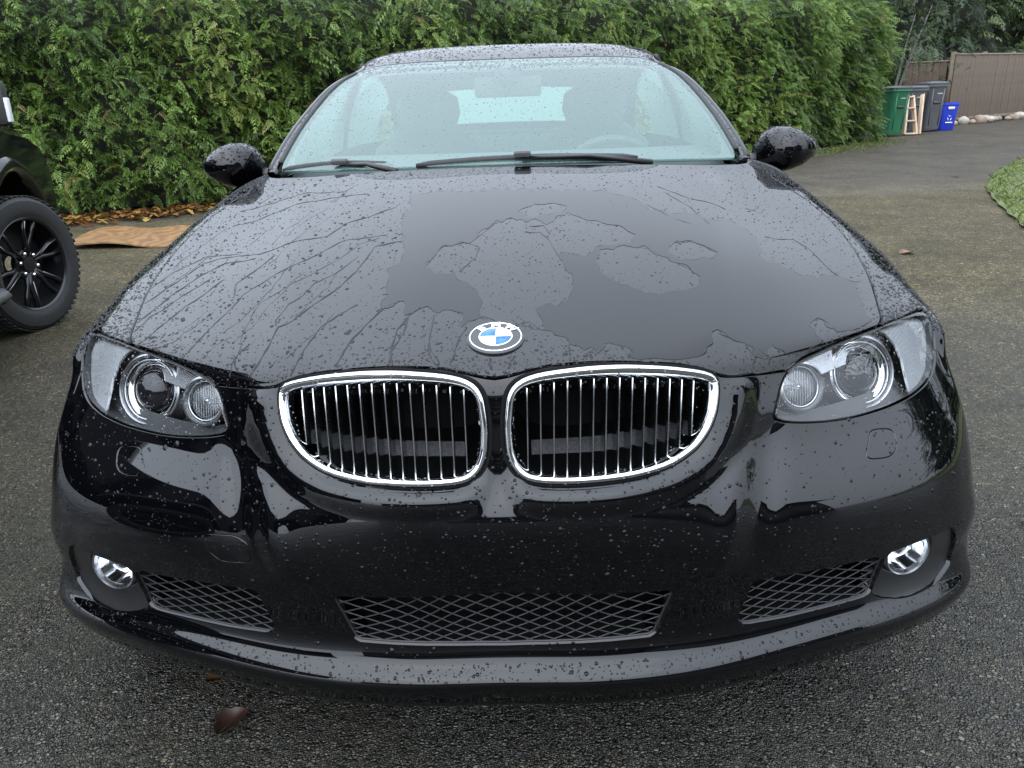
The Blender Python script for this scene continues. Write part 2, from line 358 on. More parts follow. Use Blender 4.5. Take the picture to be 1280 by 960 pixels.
# ------------------------------------------------------------------ foliage kit
def spray(n=9, droop=.35, seed=0):
    """flat feathery cedar spray, unit length, as thin leaf blades: verts (k,4,3)"""
    r = np.random.default_rng(seed); Q = []
    def blade(a, d, L, w):
        d = d / np.linalg.norm(d); sd = np.cross((0, 0, 1), d); sd /= np.linalg.norm(sd); m = a + d * L * .45 + np.array([0, 0, -.02 * L]); e = a + d * L + np.array([0, 0, -.22 * L])
        Q.append([a, m + sd * w, e, m - sd * w])
    for i in range(n):
        x = (i + .6) / n; a = np.array([x, 0, -droop * x * x]); L = .40 * (1 - .72 * x) * r.uniform(.8, 1.2)
        for sg in (1, -1):
            d = np.array([.62 + .3 * x, sg * .78, -.18 - .25 * x + r.uniform(-.12, .12)]); blade(a, d, L, .032 + .012 * (1 - x))
            if i < n - 3:
                m = a + d / np.linalg.norm(d) * L * .5; blade(m, np.array([.95, sg * .25, -.3]), L * .5, .026)
    blade(np.array([.8, 0, -droop * .64]), np.array([1, 0, -.5]), .26, .04); blade(np.array([.1, 0, 0]), np.array([1, 0, -.1]), .6, .02)
    return np.array(Q)
SPR = [spray(6, .30, 1), spray(7, .45, 2), spray(6, .6, 3), spray(5, .2, 4)]
def scatter(P, A, S, rnd, roll):
    """place sprays: positions, axis directions, sizes, random value"""
    Vs, Rs = [], []
    A = A / np.linalg.norm(A, axis=1, keepdims=True); side = np.cross(np.array([0, 0, 1.]), A); side /= np.maximum(1e-6, np.linalg.norm(side, axis=1, keepdims=True)); nz = np.cross(A, side)
    c, s = np.cos(roll)[:, None], np.sin(roll)[:, None]; side, nz = side * c + nz * s, nz * c - side * s
    kind = rng.integers(0, len(SPR), len(P))
    for k, q in enumerate(SPR):
        m = kind == k; L = q.reshape(-1, 3)
        W = P[m][:, None] + (L[None, :, 0:1] * A[m][:, None] + L[None, :, 1:2] * side[m][:, None] + L[None, :, 2:3] * nz[m][:, None]) * S[m][:, None, None]
        Vs.append(W.reshape(-1, 3)); Rs.append(np.repeat(rnd[m], len(L)))
    V = np.vstack(Vs); F = np.arange(len(V)).reshape(-1, 4); return V, F, np.concatenate(Rs)
def leaf_mat(name, stops, rough=.45, trans=.25):
    m = mat(name, (.1, .15, .05), rough); t = NT(m); a = t.n('Attribute', attribute_name='rnd'); c = t.ramp(a.outputs['Fac'], stops); t.l(c, t.b.inputs['Base Color'])
    tl = t.n('BsdfTranslucent'); t.l(c, tl.inputs[0]); mx = t.n('MixShader'); mx.inputs[0].default_value = trans; t.l(t.b.outputs[0], mx.inputs[1]); t.l(tl.outputs[0], mx.inputs[2]); t.l(mx.outputs[0], t.t.nodes['Material Output'].inputs[0]); return m
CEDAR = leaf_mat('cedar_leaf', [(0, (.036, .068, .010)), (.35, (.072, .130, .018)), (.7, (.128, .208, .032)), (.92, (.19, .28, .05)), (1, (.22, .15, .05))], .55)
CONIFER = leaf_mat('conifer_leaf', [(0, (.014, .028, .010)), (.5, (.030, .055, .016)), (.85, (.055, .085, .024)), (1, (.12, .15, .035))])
CORE = noisy('shaded_core', (.012, .014, .007), .9, .6, 9.); BARK = noisy('bark', (.07, .055, .042), .9, .5, 12., .6)  # near-black core colour stands for the shade deep inside the foliage
# ------------------------------------------------------------------ the clipped cedar hedge
HP = np.array([(-11.5, 5.6), (-6.3, 8.55), (-4.5, 9.6), (.5, 12.25), (5.6, 15.15), (7.9, 17.5), (8.35, 18.5)]); HS = np.concatenate([[0], np.cumsum(np.linalg.norm(np.diff(HP, axis=0), axis=1))])
def hedge_at(s):
    p = np.stack([np.interp(s, HS, HP[:, 0]), np.interp(s, HS, HP[:, 1])], -1); d = np.stack([np.interp(s + .4, HS, HP[:, 0]) - np.interp(s - .4, HS, HP[:, 0]), np.interp(s + .4, HS, HP[:, 1]) - np.interp(s - .4, HS, HP[:, 1])], -1)
    d /= np.linalg.norm(d, axis=-1, keepdims=True); return p, d, np.stack([d[..., 1], -d[..., 0]], -1)     # position, along, outward
def lump(s, z): return .11 * np.sin(s * 1.7 + 1.3 * np.sin(z * 1.9)) + .12 * np.sin(s * 3.9 + z * 2.7) + .08 * np.sin(s * 8.1 - z * 5.3)
hedge = thing('hedge', 'tall clipped green cedar hedge along the far side of the drive', 'hedge', (0, 0, 0))
N_ = 27000; s_ = rng.uniform(0, HS[-1], N_); f_ = rng.uniform(0, 1, N_); H0 = 3.02
z_ = .12 + f_ ** .95 * (H0 - .1); p, d, o = hedge_at(s_); out = lump(s_, z_) + rng.uniform(-.30, .06, N_) - .55 * np.clip((z_ - (H0 - .35)) / .35, 0, 1) ** 2 - .10 * np.clip((.5 - z_) / .5, 0, 1)
top = rng.uniform(0, 1, N_) < .10; out = np.where(top, rng.uniform(-1.5, 0, N_), out); z_ = np.where(top, H0 + .10 * np.sin(s_ * 2.3) + rng.uniform(-.1, .12, N_), z_)
P = np.concatenate([p + o * out[:, None], (z_ + tz(p[:, 0], p[:, 1]))[:, None]], 1)
A = np.concatenate([o * rng.uniform(.5, 1.1, (N_, 1)) + d * rng.normal(0, .55, (N_, 1)), np.where(top, rng.uniform(.1, 1., N_), rng.uniform(-.75, .35, N_))[:, None]], 1)
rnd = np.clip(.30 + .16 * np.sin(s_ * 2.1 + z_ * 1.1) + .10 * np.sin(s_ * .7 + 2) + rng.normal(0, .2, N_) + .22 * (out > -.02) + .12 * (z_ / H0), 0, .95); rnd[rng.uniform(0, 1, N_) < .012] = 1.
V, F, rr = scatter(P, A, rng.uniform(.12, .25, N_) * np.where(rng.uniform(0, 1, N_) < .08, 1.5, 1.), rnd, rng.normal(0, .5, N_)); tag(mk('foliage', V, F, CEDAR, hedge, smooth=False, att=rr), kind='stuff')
ss = np.linspace(0, HS[-1], 120); p, d, o = hedge_at(ss); prof = [(-.30, .05), (-.34, .6), (-.36, 1.4), (-.38, 2.3), (-.5, 2.75), (-.9, 2.92), (-1.4, 2.9), (-1.6, 2.5), (-1.6, .05)]
G = np.array([np.concatenate([p + o * (a + lump(ss, np.full_like(ss, h)))[:, None], (h + tz(p[:, 0], p[:, 1]))[:, None]], 1) for a, h in prof]); b = MB().grid(G); b.add(G[:, 0], [tuple(range(9))]); b.add(G[:, -1], [tuple(range(9))[::-1]]); b.build('shade_core', CORE, hedge, smooth=True)  # solid dark core fills the hedge, coloured like its shaded inside
for s0 in np.arange(.8, HS[-1], 1.3):
    p, d, o = hedge_at(np.array(s0)); q = p - o * .7; z0 = float(tz(*q)); MB().tube([(q[0], q[1], z0 - .05), (q[0] + .05, q[1], z0 + 1.2), (q[0], q[1] + .05, z0 + 2.6)], [.07, .05, .02], 7).build('trunk', BARK, hedge, smooth=True)
# ------------------------------------------------------------------ trees behind the fence and round the drive
def conifer(x, y, h, r, n, lab, seed, low=.05, size=(.5, 1.0), group='dark conifers round the drive'):
    t = thing('conifer', lab, 'tree', (x, y, float(tz(x, y))), 0, group); q = np.random.default_rng(seed)
    MB().tube([(0, 0, -.1), (.05, 0, h * .4), (0, .04, h * .97)], [.16 + h * .012, .12, .02], 10).build('trunk', BARK, t, smooth=True); b = MB()
    f = q.uniform(0, 1, n) ** .8; z = h * (low + (1 - low) * f); a = q.uniform(0, 6.283, n); lay = 1 + .28 * np.sin(z * 3.1 + np.sin(a * 3 + seed)) ; rad = r * (1 - f) ** .75 * lay * q.uniform(.35, 1.05, n) + .1
    P = np.stack([rad * np.cos(a), rad * np.sin(a), z - .18 * rad], 1); A = np.stack([np.cos(a), np.sin(a), q.uniform(-.7, .1, n)], 1) + q.normal(0, .3, (n, 3))
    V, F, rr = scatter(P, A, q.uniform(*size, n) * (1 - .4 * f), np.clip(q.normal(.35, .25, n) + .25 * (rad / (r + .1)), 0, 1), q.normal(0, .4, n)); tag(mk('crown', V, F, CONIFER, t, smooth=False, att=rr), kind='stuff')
    G = [[(rr_ * r * (.62 + .2 * math.sin(j * 2.3 + i * 1.7 + seed)) * math.cos(j * math.pi / 8), rr_ * r * (.62 + .2 * math.sin(j * 2.3 + i * 1.7 + seed)) * math.sin(j * math.pi / 8), h * zz_) for j in range(16)] for i, (rr_, zz_) in enumerate(((.75, low + .02), (1., low + .1), (.8, .35), (.55, .6), (.25, .85), (.03, .97)))]; MB().grid(np.array(G), True).build('shade_core', CORE, t, smooth=True)  # dark cone added to block sky gaps, its colour standing for inner shade
    for k in range(14):
        zz = h * (low + .06 * k); aa = k * 2.4; L = r * (1 - k / 17) * .8; MB().tube([(0, 0, zz), (L * .5 * math.cos(aa), L * .5 * math.sin(aa), zz - .05), (L * math.cos(aa), L * math.sin(aa), zz - .3)], [.05, .035, .012], 6).build('limb', BARK, t, smooth=True)
    return t
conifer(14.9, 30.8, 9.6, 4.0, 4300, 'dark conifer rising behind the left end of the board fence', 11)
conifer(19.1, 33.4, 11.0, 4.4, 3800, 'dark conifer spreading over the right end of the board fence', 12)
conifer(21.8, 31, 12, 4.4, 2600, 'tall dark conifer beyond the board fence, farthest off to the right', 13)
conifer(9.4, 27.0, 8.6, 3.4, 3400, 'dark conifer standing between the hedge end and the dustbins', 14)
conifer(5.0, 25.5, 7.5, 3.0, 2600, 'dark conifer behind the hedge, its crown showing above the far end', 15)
conifer(16.5, 9.5, 10, 3.2, 1300, 'conifer beyond the lawn, mirrored in the right front wing', 16, .05, (.6, 1.2))
conifer(15.5, 3.5, 9, 3.0, 1300, 'conifer beside the drive, mirrored in the right headlight', 17, .05, (.6, 1.2))

# outlines of panels, lamps, water runs in the skin coordinates (u across, v along)
TR = {"hood_front":[[0.0,13.21],[0.12,13.24],[0.23,13.27],[0.34,13.33],[0.44,13.4],[0.54,13.45],[0.66,13.49],[0.77,13.53],[0.89,13.56],[1.01,13.55],[1.13,13.55],[1.25,13.55],[1.37,13.54],[1.49,13.54],[1.61,13.54],[1.73,13.54],[1.85,13.54],[1.97,13.54],[2.1,13.54],[2.22,13.55],[2.34,13.55],[2.46,13.55],[2.58,13.55],[2.7,13.55],[2.82,13.52],[2.93,13.5],[3.04,13.45],[3.13,13.37],[3.2,13.27],[3.27,13.17],[3.34,13.09],[3.45,13.06],[3.58,13.06],[3.7,13.07],[3.82,13.06],[3.94,13.04],[4.05,13.02],[4.17,12.99],[4.29,12.97],[4.41,12.94]],
"hl_top_in":[[4.41,12.94],[4.55,13.12],[4.69,13.28],[4.9,13.33],[5.11,13.38],[5.33,13.39],[5.55,13.4],[5.77,13.41],[5.99,13.41],[6.22,13.41]],
"hl_top_out":[[6.22,13.41],[6.61,13.42],[7.0,13.43],[7.39,13.44],[7.79,13.44],[8.18,13.44]],
"hood_side":[[6.22,13.4],[6.31,13.68],[6.39,13.96],[6.47,14.24],[6.56,14.52],[6.71,14.77],[6.86,15.02],[7.01,15.27],[7.16,15.52],[7.3,15.77],[7.45,16.03],[7.56,16.29],[7.67,16.56],[7.77,16.84]],
"kidney":[[3.18,13.2],[3.08,13.28],[2.95,13.33],[2.82,13.35],[2.68,13.38],[2.55,13.38],[2.42,13.37],[2.28,13.37],[2.15,13.36],[2.01,13.35],[1.88,13.33],[1.74,13.33],[1.61,13.32],[1.48,13.32],[1.34,13.31],[1.21,13.31],[1.07,13.31],[0.94,13.3],[0.8,13.29],[0.67,13.26],[0.54,13.22],[0.43,13.15],[0.33,13.06],[0.26,12.95],[0.21,12.82],[0.18,12.69],[0.17,12.55],[0.16,12.42],[0.14,12.29],[0.14,12.15],[0.14,12.02],[0.15,11.88],[0.15,11.75],[0.17,11.62],[0.21,11.48],[0.24,11.35],[0.3,11.23],[0.38,11.12],[0.46,11.02],[0.59,10.97],[0.71,10.93],[0.85,10.91],[0.98,10.9],[1.11,10.89],[1.25,10.89],[1.39,10.89],[1.52,10.89],[1.65,10.89],[1.79,10.9],[1.92,10.9],[2.06,10.91],[2.19,10.91],[2.32,10.94],[2.45,10.97],[2.58,11.02],[2.7,11.08],[2.79,11.18],[2.88,11.28],[2.97,11.38],[3.03,11.5],[3.08,11.62],[3.14,11.75],[3.17,11.88],[3.2,12.01],[3.23,12.14],[3.24,12.28],[3.25,12.41],[3.26,12.54],[3.26,12.68],[3.26,12.81],[3.25,12.95],[3.24,13.08]],
"headlight":[[7.97,13.24],[7.85,13.28],[7.73,13.32],[7.61,13.36],[7.49,13.36],[7.36,13.36],[7.23,13.37],[7.1,13.38],[6.97,13.39],[6.84,13.4],[6.72,13.41],[6.59,13.37],[6.47,13.34],[6.35,13.3],[6.22,13.27],[6.1,13.24],[5.97,13.24],[5.84,13.24],[5.72,13.25],[5.59,13.26],[5.46,13.27],[5.33,13.28],[5.21,13.27],[5.08,13.25],[4.95,13.22],[4.83,13.18],[4.71,13.13],[4.61,13.07],[4.52,12.97],[4.44,12.87],[4.4,12.75],[4.36,12.63],[4.33,12.51],[4.3,12.38],[4.27,12.26],[4.25,12.13],[4.22,12.0],[4.2,11.88],[4.17,11.75],[4.19,11.63],[4.29,11.55],[4.4,11.49],[4.51,11.43],[4.63,11.39],[4.75,11.35],[4.88,11.31],[5.0,11.28],[5.13,11.26],[5.25,11.24],[5.38,11.23],[5.51,11.22],[5.64,11.22],[5.77,11.22],[5.89,11.22],[6.02,11.22],[6.15,11.24],[6.28,11.25],[6.41,11.26],[6.53,11.28],[6.66,11.31],[6.78,11.34],[6.91,11.36],[7.03,11.4],[7.15,11.44],[7.27,11.49],[7.39,11.53],[7.49,11.61],[7.59,11.7],[7.68,11.78],[7.78,11.87],[7.85,11.97],[7.88,12.1],[7.91,12.22],[7.94,12.35],[7.97,12.47],[7.97,12.6],[7.98,12.73],[7.98,12.86],[7.98,12.98],[7.98,13.11]],
"fog":[[6.85,7.08],[6.78,7.19],[6.68,7.24],[6.55,7.22],[6.43,7.21],[6.3,7.2],[6.18,7.2],[6.05,7.19],[5.92,7.18],[5.8,7.16],[5.68,7.13],[5.62,7.02],[5.61,6.89],[5.6,6.77],[5.59,6.64],[5.58,6.51],[5.58,6.39],[5.57,6.26],[5.56,6.13],[5.55,6.01],[5.54,5.88],[5.53,5.76],[5.52,5.63],[5.53,5.5],[5.54,5.38],[5.57,5.26],[5.61,5.13],[5.65,5.01],[5.69,4.89],[5.74,4.78],[5.8,4.67],[5.85,4.55],[5.91,4.44],[6.0,4.35],[6.09,4.26],[6.2,4.25],[6.33,4.28],[6.43,4.34],[6.54,4.41],[6.6,4.52],[6.67,4.63],[6.72,4.74],[6.78,4.86],[6.83,4.97],[6.89,5.09],[6.94,5.2],[6.97,5.32],[6.98,5.45],[6.98,5.58],[6.99,5.7],[6.99,5.83],[7.0,5.96],[7.0,6.08],[7.0,6.21],[6.99,6.33],[6.97,6.46],[6.94,6.58],[6.92,6.71],[6.9,6.83],[6.87,6.96]],
"side_mesh":[[5.59,6.98],[5.51,7.07],[5.44,7.15],[5.33,7.15],[5.21,7.15],[5.1,7.16],[4.99,7.17],[4.87,7.19],[4.76,7.21],[4.65,7.24],[4.53,7.26],[4.42,7.28],[4.31,7.29],[4.19,7.31],[4.08,7.32],[3.96,7.34],[3.85,7.35],[3.78,7.28],[3.77,7.17],[3.76,7.05],[3.75,6.94],[3.73,6.83],[3.72,6.71],[3.71,6.6],[3.7,6.48],[3.69,6.37],[3.68,6.26],[3.66,6.14],[3.66,6.03],[3.67,5.91],[3.7,5.8],[3.74,5.7],[3.84,5.63],[3.95,5.61],[4.06,5.58],[4.17,5.55],[4.28,5.52],[4.39,5.49],[4.51,5.48],[4.62,5.47],[4.74,5.45],[4.85,5.44],[4.96,5.43],[5.08,5.42],[5.19,5.41],[5.31,5.4],[5.41,5.41],[5.49,5.5],[5.51,5.6],[5.52,5.72],[5.53,5.83],[5.53,5.95],[5.54,6.06],[5.54,6.18],[5.55,6.29],[5.56,6.41],[5.56,6.52],[5.57,6.64],[5.58,6.75],[5.58,6.87]],
"centre_mesh":[[0.0,7.6],[0.18,7.59],[0.35,7.58],[0.53,7.57],[0.71,7.57],[0.89,7.56],[1.07,7.55],[1.24,7.54],[1.42,7.53],[1.6,7.52],[1.78,7.51],[1.95,7.5],[2.13,7.49],[2.31,7.48],[2.49,7.47],[2.67,7.46],[2.74,7.37],[2.72,7.19],[2.7,7.02],[2.67,6.84],[2.65,6.66],[2.63,6.49],[2.61,6.31],[2.58,6.13],[2.56,5.96],[2.49,5.83],[2.31,5.82],[2.13,5.81],[1.96,5.8],[1.78,5.8],[1.6,5.79],[1.42,5.78],[1.24,5.78],[1.07,5.77],[0.89,5.76],[0.71,5.75],[0.53,5.75],[0.35,5.74],[0.18,5.73],[0.0,5.72]],
"washer":[[5.93,10.4],[5.9,10.48],[5.88,10.56],[5.82,10.61],[5.75,10.64],[5.67,10.67],[5.59,10.7],[5.55,10.64],[5.53,10.56],[5.51,10.48],[5.49,10.4],[5.47,10.32],[5.45,10.24],[5.42,10.16],[5.4,10.08],[5.39,10.0],[5.41,9.92],[5.48,9.88],[5.56,9.86],[5.64,9.84],[5.72,9.82],[5.79,9.86],[5.84,9.92],[5.87,9.99],[5.89,10.08],[5.9,10.16],[5.91,10.24],[5.92,10.32]],
"tow":[[4.41,8.79],[4.33,8.81],[4.25,8.83],[4.16,8.85],[4.08,8.87],[4.0,8.89],[3.94,8.84],[3.88,8.77],[3.83,8.71],[3.81,8.63],[3.81,8.54],[3.8,8.46],[3.8,8.37],[3.8,8.29],[3.79,8.2],[3.85,8.16],[3.94,8.14],[4.02,8.13],[4.11,8.11],[4.19,8.09],[4.25,8.13],[4.29,8.21],[4.34,8.28],[4.36,8.36],[4.37,8.45],[4.38,8.53],[4.39,8.62],[4.4,8.7]],
"badge":[[-0.05,14.45]],
"fog_c":[[6.03,6.7]],
"proj_c":[[5.9,12.2]],
"low_c":[[4.76,12.37]],
"w_film":[[-2.32,17.85],[-2.33,17.34],[-2.37,16.97],[-2.19,16.56],[-2.1,16.32],[-2.1,16.0],[-2.21,15.72],[-2.18,15.39],[-2.25,15.21],[-2.21,15.07],[-2.12,15.16],[-1.95,15.24],[-1.7,14.95],[-1.53,15.09],[-1.27,15.11],[-0.84,15.07],[-0.66,14.93],[-0.55,14.68],[-0.47,14.8],[-0.28,14.92],[0.82,14.63],[1.28,14.32],[1.3,14.26],[1.47,14.28],[1.54,14.02],[1.69,14.16],[1.8,14.0],[2.04,14.29],[2.17,14.08],[2.27,13.7],[2.52,13.77],[3.11,13.9],[3.21,14.13],[3.42,14.47],[3.59,14.38],[3.83,14.23],[4.04,13.79],[4.2,14.09],[4.37,13.84],[4.57,13.48],[5.02,13.85],[5.0,14.57],[5.13,14.66],[5.26,14.48],[5.35,14.01],[5.74,13.93],[6.13,13.9],[6.18,14.55],[6.33,14.99],[6.53,15.24],[6.32,15.43],[6.08,15.63],[5.65,15.61],[5.37,15.73],[5.07,15.96],[4.79,16.01],[4.82,16.23],[5.03,16.55],[4.81,16.86],[4.44,17.02],[3.84,17.05],[3.24,17.11],[3.0,17.54],[2.42,17.75],[0.94,17.86],[-0.5,17.89]],
"w_bead_a":[[-1.57,15.88],[-1.44,16.13],[-1.24,16.29],[-0.72,16.36],[-0.56,16.44],[-0.52,16.56],[-0.16,16.8],[0.22,16.96],[0.57,16.84],[1.12,16.79],[1.54,16.99],[1.85,17.02],[2.12,16.81],[2.62,16.65],[2.73,16.47],[2.71,16.27],[2.5,16.27],[2.14,16.2],[2.02,16.05],[1.73,16.02],[1.28,16.06],[1.4,15.86],[1.54,15.52],[1.48,15.34],[1.16,15.11],[0.75,15.05],[0.83,14.84],[0.82,14.59],[-0.28,14.87],[-0.24,15.2],[-0.34,15.38],[-0.59,15.53],[-0.85,15.72],[-1.1,15.72],[-1.34,15.78]],
"w_bead_b":[[2.0,15.92],[2.18,16.12],[2.53,16.22],[2.88,16.16],[3.16,15.94],[3.39,15.77],[3.52,15.59],[3.35,15.44],[2.9,15.27],[2.62,15.33],[2.27,15.47],[2.08,15.7]],
"w_bead_t":[[0.45,17.13],[0.77,17.35],[1.32,17.35],[1.65,17.23],[1.43,17.08],[0.88,16.97],[0.57,16.98]],
"w_bead_c":[[3.22,16.23],[3.38,16.35],[3.64,16.33],[4.01,16.11],[3.74,15.94],[3.25,15.96]],
"riv":[[[-6.85,14.97],[-6.54,15.66],[-6.17,16.31],[-5.64,16.49],[-4.76,16.5],[-4.14,16.63],[-3.55,16.72],[-3.34,17.02],[-2.94,17.18],[-2.54,17.44]],[[-6.55,14.5],[-6.3,15.45],[-5.92,16.07],[-5.49,16.33],[-4.79,16.39]],[[-5.14,13.36],[-4.86,14.73],[-4.65,15.31],[-4.52,15.6],[-4.2,15.87],[-3.84,16.08],[-3.49,16.3],[-3.16,16.58],[-2.48,16.62]],[[-4.14,13.34],[-4.13,13.97],[-4.1,14.41],[-4.18,14.87],[-4.16,15.23],[-4.13,15.37],[-3.85,15.54],[-3.5,15.84],[-3.08,16.14],[-2.87,16.45],[-2.58,16.57]],[[-3.78,13.44],[-3.65,14.36],[-3.56,14.85],[-3.39,14.94],[-3.16,15.29],[-2.88,15.59],[-2.73,15.91],[-2.65,16.15],[-2.6,16.37],[-2.19,16.47]],[[-3.14,13.52],[-3.04,14.38],[-2.93,14.8],[-2.73,15.07],[-2.53,15.24]],[[-2.56,13.78],[-2.46,14.48],[-2.28,14.88],[-2.12,15.16],[-1.95,15.24]],[[-1.76,13.66],[-1.86,14.24],[-1.82,14.7],[-1.65,14.97],[-1.48,15.11]],[[-0.91,13.65],[-0.94,13.84],[-1.12,14.22],[-1.16,14.69],[-1.17,14.99]],[[-3.61,14.88],[-3.66,15.0],[-3.56,15.28],[-3.38,15.45],[-3.3,15.67],[-3.02,15.88],[-2.81,16.17]],[[-4.69,15.57],[-4.83,15.84],[-4.6,16.08],[-4.38,16.38]],[[-6.39,13.97],[-6.35,14.87],[-5.98,15.52],[-5.59,15.97]],[[-6.16,13.07],[-5.92,14.62],[-5.71,15.32],[-5.18,15.97]],[[-6.25,17.35],[-5.49,17.55],[-4.76,17.83],[-4.01,17.98],[-3.21,17.97]],[[-6.55,17.79],[-5.59,18.03],[-4.65,18.25],[-3.82,18.18]],[[-7.14,15.24],[-6.81,16.01],[-6.22,16.51],[-5.28,16.56]],[[-4.02,13.77],[-4.14,14.13],[-3.97,14.54]],[[0.51,16.59],[0.84,16.55],[1.07,16.36],[1.22,16.11],[1.4,15.86]],[[-1.81,13.61],[-1.83,14.16],[-1.71,14.59],[-1.67,14.95],[-1.46,15.13]],[[-0.93,13.65],[-1.16,14.22],[-1.16,14.69],[-1.15,14.94]],[[-0.72,13.76],[-0.69,14.09],[-0.61,14.46],[-0.5,14.7]],[[1.27,13.67],[1.28,14.26]],[[0.62,16.71],[0.98,16.73],[1.12,16.51]],[[-0.06,13.97],[-0.05,13.58]],[[-0.56,16.44],[-0.16,16.8],[0.22,16.96],[0.57,16.84]],[[2.01,15.99],[2.19,16.18],[2.53,16.25],[2.89,16.18],[3.16,15.94],[3.39,15.77],[3.52,15.59]],[[-1.57,15.88],[-1.44,16.13],[-1.24,16.29],[-0.72,16.36],[-0.43,16.27],[-0.46,16.05],[-0.78,15.77]],[[2.52,17.57],[2.59,17.24],[2.77,17.21],[2.81,17.41]],[[5.16,16.62],[5.87,16.52],[6.09,16.27],[6.14,15.93],[6.18,15.67],[6.3,15.4],[6.67,15.22]],[[3.42,14.47],[3.59,14.38],[3.83,14.23],[3.88,13.74],[3.84,13.43]],[[3.93,14.12],[4.12,13.76],[4.08,13.39]],[[3.56,17.97],[4.02,17.65],[4.39,17.46],[4.67,17.3]],[[3.66,17.79],[4.0,17.33],[4.15,16.78]],[[3.17,17.34],[3.48,16.98],[3.94,16.72]],[[5.17,17.44],[5.37,17.34],[5.65,17.5]],[[5.04,14.68],[5.22,14.64],[5.31,14.33],[5.36,13.98]],[[3.22,16.23],[3.38,16.35],[3.64,16.33],[4.01,16.11]]]}
# ------------------------------------------------------------------ the black coupe: skin panels cut from one smooth surface
car = thing('car', 'black two-door car with twin kidney grilles, beaded with rain, filling the foreground', 'car', (0, 0, 0))
PAINT = mat('black_paint', (.0012, .0012, .0017), .02, ior=1.5)
FILM = mat('water_film_on_paint', (.0012, .0012, .0018), .008, ior=1.40)
DROP = mat('water_drop', (.004, .004, .005), .0, ior=1.33)
PLASTIC = noisy('black_trim_plastic', (.012, .012, .012), .42, .2, 30.)
DARK = mat('dark_cavity', (.0018, .0018, .0018), .8, spec=.2)
CHROME = mat('chrome', (.82, .83, .84), .06, 1.)
SLAT = mat('slat_chrome', (.62, .63, .64), .16, 1.)
SATIN = mat('satin_silver', (.55, .56, .58), .25, 1.)
RUBBER = noisy('rubber', (.012, .012, .012), .6, .2, 40.)
def clear_glass(name, tint=(.96, .97, .97), ior=1.5, boost=1., haze=0., hazecol=(.7, .8, .8), rough=0., thru=.4):
    m = bpy.data.materials.new(name); m.use_nodes = True; t = NT(m); t.t.nodes.remove(t.b)
    out = t.t.nodes['Material Output']; fr = t.n('Fresnel'); ge = t.n('NewGeometry'); t.l(t.math('ADD', t.math('MULTIPLY', ge.outputs['Backfacing'], 1 / ior - ior), ior), fr.inputs[0])   # thin pane: same gloss from both sides
    f = t.math('MULTIPLY', fr.outputs[0], boost, True)
    tr = t.n('BsdfTransparent'); tr.inputs[0].default_value = (*tint, 1); gl = t.n('BsdfGlossy'); gl.inputs['Roughness'].default_value = rough
    base = tr.outputs[0]
    if haze:
        df = t.n('BsdfDiffuse'); df.inputs[0].default_value = (*hazecol, 1); tl = t.n('BsdfTranslucent'); tl.inputs[0].default_value = (*hazecol, 1)
        a = t.n('MixShader'); a.inputs[0].default_value = thru; t.l(df.outputs[0], a.inputs[1]); t.l(tl.outputs[0], a.inputs[2])
        b = t.n('MixShader'); b.inputs[0].default_value = haze; t.l(base, b.inputs[1]); t.l(a.outputs[0], b.inputs[2]); base = b.outputs[0]
    mx = t.n('MixShader'); t.l(f, mx.inputs[0]); t.l(base, mx.inputs[1]); t.l(gl.outputs[0], mx.inputs[2]); t.l(mx.outputs[0], out.inputs[0])
    return m
LENS = clear_glass('clear_lens', boost=1.15)
